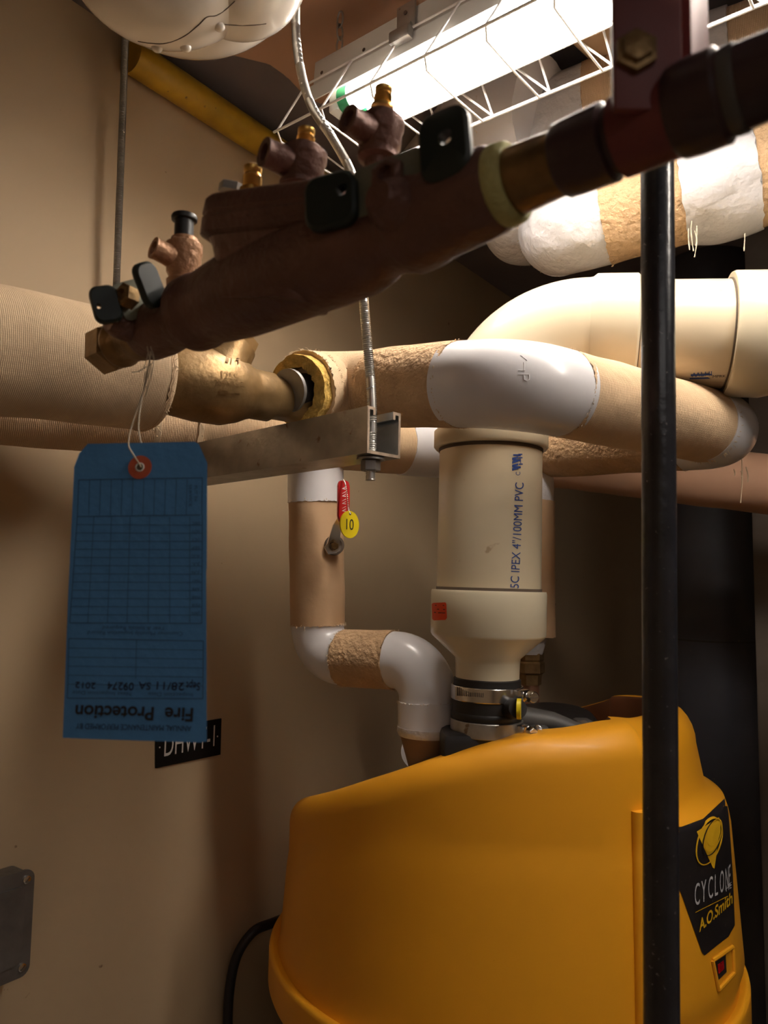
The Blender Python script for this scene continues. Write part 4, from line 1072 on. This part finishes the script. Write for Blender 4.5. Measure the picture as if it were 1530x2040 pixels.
bm = NB(); rg = [cc_+tn_*.0005+(tx_*math.cos(a)+ty_*math.sin(a))*(8*kk) for a in [2*PI*i/24 for i in range(25)]]; add_tube(bm, rg, 1.4*kk, 6, False); obj('eyelet', bm, 'paper', root)
bm = NB(); add_lathe(bm, cc_+tn_*.0004, tn_, [(0, 6.6*kk), (.0001, 6.6*kk)], 24); obj('eyelet_hole', bm, 'seam', root)
def lines(segs_, wpx, m, nm):
    bm = NB()
    for (x0, y0_, x1, y1_) in segs_:
        a_, b_ = tagp(x0, y0_, .0006), tagp(x1, y1_, .0006); d = (b_-a_).normalized(); s_ = tn_.cross(d)*(wpx*kk/2)
        bm.faces.new([bm.verts.new(p) for p in (a_-s_, b_-s_, b_+s_, a_+s_)])
    return obj(nm, bm, m, card, 0)
def lx(y): return 157-(y-953)*(.0375)      # left margin drifts with the tilt
dk_ = [(157, 956, 403, 952), (155, 1029, 399, 1026), (157, 956, 154, 1030), (403, 952, 402, 1026), (137, 1272, 405, 1277), (137, 1272, 134, 1391), (405, 1277, 404, 1392), (134, 1391, 404, 1392), (154, 1030, 139, 1241), (403, 1026, 402, 1242), (139, 1241, 402, 1242)]
lines(dk_, 1.6, 'bprint', 'dark_rules')
th_ = []
for k in range(1, 11): x = 157+k*21.6; th_.append((x, 955, x-2, 1026))
for k in range(1, 13): y = 1029+k*16.3; th_.append((155-k*1.25, y, 402, y+1))
for x, dx in ((187, -12), (222, -8), (259, -6), (298, -3), (338, 0), (378, 0)): th_.append((x, 1030, x+dx, 1240))
for k in range(1, 6): y = 1273+k*18; th_.append((137-k*.6, y, 405, y+4))
th_.append((272, 1275, 270, 1352))
lines(th_, 1.1, 'bprint', 'fine_rules')
def tt(body, xr, yr, xl, yl, h, m, nm):     # upside-down text: starts at the right, reads to the left
    bm = NB(); text_plane(bm, body, tagp(xr, yr, 0), tagp(xl, yl, 0), h*kk, tn_, .0007); return obj(nm, bm, m, card, 0)
bm = NB()
vsF, _ = glyphs('A')
text_plane(bm, 'Fire', tagp(386, 1411), tagp(330, 1410), 24*kk, tn_, .0007, .024); text_plane(bm, 'Protection', tagp(308, 1409), tagp(152, 1405), 24*kk, tn_, .0007, .024)
obj('bold_lettering', bm, 'kprint', card, 0)
tt('ANNUAL MAINTENANCE PERFORMED BY', 382, 1446, 153, 1441, 10, 'kprint', 'small_lettering')
tt('Inspection Date', 385, 1381, 296, 1379, 7, 'bprint', 'small_lettering'); tt('Next Inspection Date', 262, 1379, 146, 1376, 7, 'bprint', 'small_lettering')
tt('Customer Monthly Inspection Record', 365, 1259, 176, 1257, 7, 'bprint', 'small_lettering'); tt('Year & Initials Required', 330, 1249, 206, 1247, 7, 'bprint', 'small_lettering')
bm = NB()
for s_, xa, xb, h in (('Sept', 400, 372, 14), ('28/11', 368, 314, 14), ('SA', 302, 278, 13), ('09274', 268, 216, 14), ('2012', 192, 152, 11)):
    for o_ in (0, .8): text_plane(bm, s_, tagp(xa, 1360+o_), tagp(xb, 1358+o_), h*kk, tn_, .0008)
obj('handwriting', bm, 'ink', card, 0)
bm = NB()
text_plane(bm, 'PUT IN', tagp(388, 968), tagp(388, 998), 6*kk, tn_, .0007); text_plane(bm, 'SERVICE', tagp(377, 966), tagp(377, 1010), 6*kk, tn_, .0007)
for k, s_ in enumerate(('DEC', 'NOV', 'OCT', 'SEP', 'AUG', 'JUL', 'JUN', 'MAY', 'APR', 'MAR', 'FEB', 'JAN')): text_plane(bm, s_, tagp(399, 1040+k*16.3), tagp(383, 1040+k*16.3), 6*kk, tn_, .0007)
obj('small_lettering', bm, 'bprint', card, 0)
# string
st = catmull([P(300, 700, .462), P(291, 760, .455), P(262, 850, .450), P(256, 884, .448), P(262, 900, .447), tagp(279, 926, .002), tagp(281, 931, .0005), tagp(281, 931, -.004), tagp(285, 905, -.004), P(282, 885, .456), P(276, 850, .458), P(283, 790, .466), P(301, 705, .468)], 6)
bm = NB(); add_tube(bm, st, .0004, 6); obj('string', bm, 'string', root)
knot = NB()
sr = 50*px2m(KL+dK*kp(297))
cK = KL+dK*kp(297); rg = [cK+(uK*math.cos(a)+nK*math.sin(a))*sr*(1.0+.0*a)+dK*.002*math.sin(3*a) for a in [2*PI*i/36 for i in range(37)]]
add_tube(knot, rg, .0005, 6, False); rg = [cK+dK*.003+(uK*math.cos(a)+nK*math.sin(a))*sr*1.01+dK*.003*math.sin(2*a) for a in [2*PI*i/36 for i in range(37)]]
add_tube(knot, rg, .0005, 6, False)
for (x0, y0_, x1, y1_, x2, y2_) in ((293, 690, 300, 735, 286, 770), (300, 700, 306, 725, 290, 790), (296, 700, 285, 735, 262, 742), (300, 690, 306, 720, 275, 740), (290, 740, 288, 760, 294, 776)):
    add_tube(knot, catmull([P(x0, y0_, .462), P(x1, y1_, .458), P(x2, y2_, .458)], 5), .00028, 6)
obj('string_knot', knot, 'string', root)

# ------------------------------------------------------------------ wall sign
c_ = [on_wall(309, 1453, .001), on_wall(440, 1431, .001), on_wall(438, 1503, .001), on_wall(309, 1530, .001)]
cen = sum(c_, V((0, 0, 0)))/4
root = thing('wall_sign', 'black plastic sign on the wall, partly covered by the blue tag', 'sign', on_wall(375, 1500, .001))
bm = NB(); q = [bm.verts.new(p) for p in c_]; q2 = [bm.verts.new(p+wall_n*.0014) for p in c_]
bm.faces.new(q2); bm.faces.new(list(reversed(q)))
for k in range(4): bm.faces.new((q[k], q[(k+1) % 4], q2[(k+1) % 4], q2[k]))
bmesh.ops.recalc_face_normals(bm, faces=bm.faces[:]); sg = obj('plate', bm, 'sign', root, 0)
bm = NB(); A1_, B1_ = on_wall(327, 1507, .003), on_wall(427, 1486, .003); hh = (on_wall(327, 1507, .003)-on_wall(327, 1462, .003)).length
text_plane(bm, 'DHWT-1', A1_, B1_, hh, wall_n, 0)
obj('lettering', bm, 'whitep', sg, 0)
bm = NB()
for x, y in ((318, 1489), (433, 1467)): add_lathe(bm, on_wall(x, y, .0024), wall_n, [(0, .0011), (.0004, .0011)], 10)
obj('dot', bm, 'whitep', sg)

# ------------------------------------------------------------------ junction box at the left edge
jc = on_wall(-28, 1812, 0)
jw, jh = .085, 1.0
root = thing('junction_box', 'grey cast metal junction box with screwed cover on the wall at left edge', 'electrical box', on_wall(-28, 1910, 0))
tR = on_wall(24, 1725, 0); bR = on_wall(24, 1905, 0); hh = (tR-bR).length+.012; ctr = (tR+bR)/2-WA*.045
bm = NB(); add_box(bm, ctr+wall_n*.018, WA, Z_, wall_n, (.088, hh-.008, .036), .005, 3); obj('box_body', bm, 'box', root)
bm = NB(); add_prism(bm, rrect(.092, hh, .010, 5), ctr+wall_n*.036, WA, Z_, wall_n, .003); cvr = obj('cover_plate', bm, 'box', root, 30)
bm = NB(); add_prism(bm, rrect(.070, hh-.030, .008, 5), ctr+wall_n*.039, WA, Z_, wall_n, .003); obj('raised_panel', bm, 'box', cvr, 30)
for (sx, sz) in ((1, 1), (1, -1), (-1, 1), (-1, -1)):
    bm = NB(); add_lathe(bm, ctr+WA*(sx*.037)+Z_*(sz*(hh/2-.010))+wall_n*.039, wall_n, [(0, .0042), (.0015, .0042), (.0024, .002)], 20); s_ = obj('cover_screw', bm, 'steel', cvr)
    bm = NB(); add_box(bm, ctr+WA*(sx*.037)+Z_*(sz*(hh/2-.010))+wall_n*.0414, (WA+Z_).normalized(), (WA-Z_).normalized(), wall_n, (.006, .001, .0006)); obj('screw_slot', bm, 'seam', s_)

# ------------------------------------------------------------------ dark vessel and column at right
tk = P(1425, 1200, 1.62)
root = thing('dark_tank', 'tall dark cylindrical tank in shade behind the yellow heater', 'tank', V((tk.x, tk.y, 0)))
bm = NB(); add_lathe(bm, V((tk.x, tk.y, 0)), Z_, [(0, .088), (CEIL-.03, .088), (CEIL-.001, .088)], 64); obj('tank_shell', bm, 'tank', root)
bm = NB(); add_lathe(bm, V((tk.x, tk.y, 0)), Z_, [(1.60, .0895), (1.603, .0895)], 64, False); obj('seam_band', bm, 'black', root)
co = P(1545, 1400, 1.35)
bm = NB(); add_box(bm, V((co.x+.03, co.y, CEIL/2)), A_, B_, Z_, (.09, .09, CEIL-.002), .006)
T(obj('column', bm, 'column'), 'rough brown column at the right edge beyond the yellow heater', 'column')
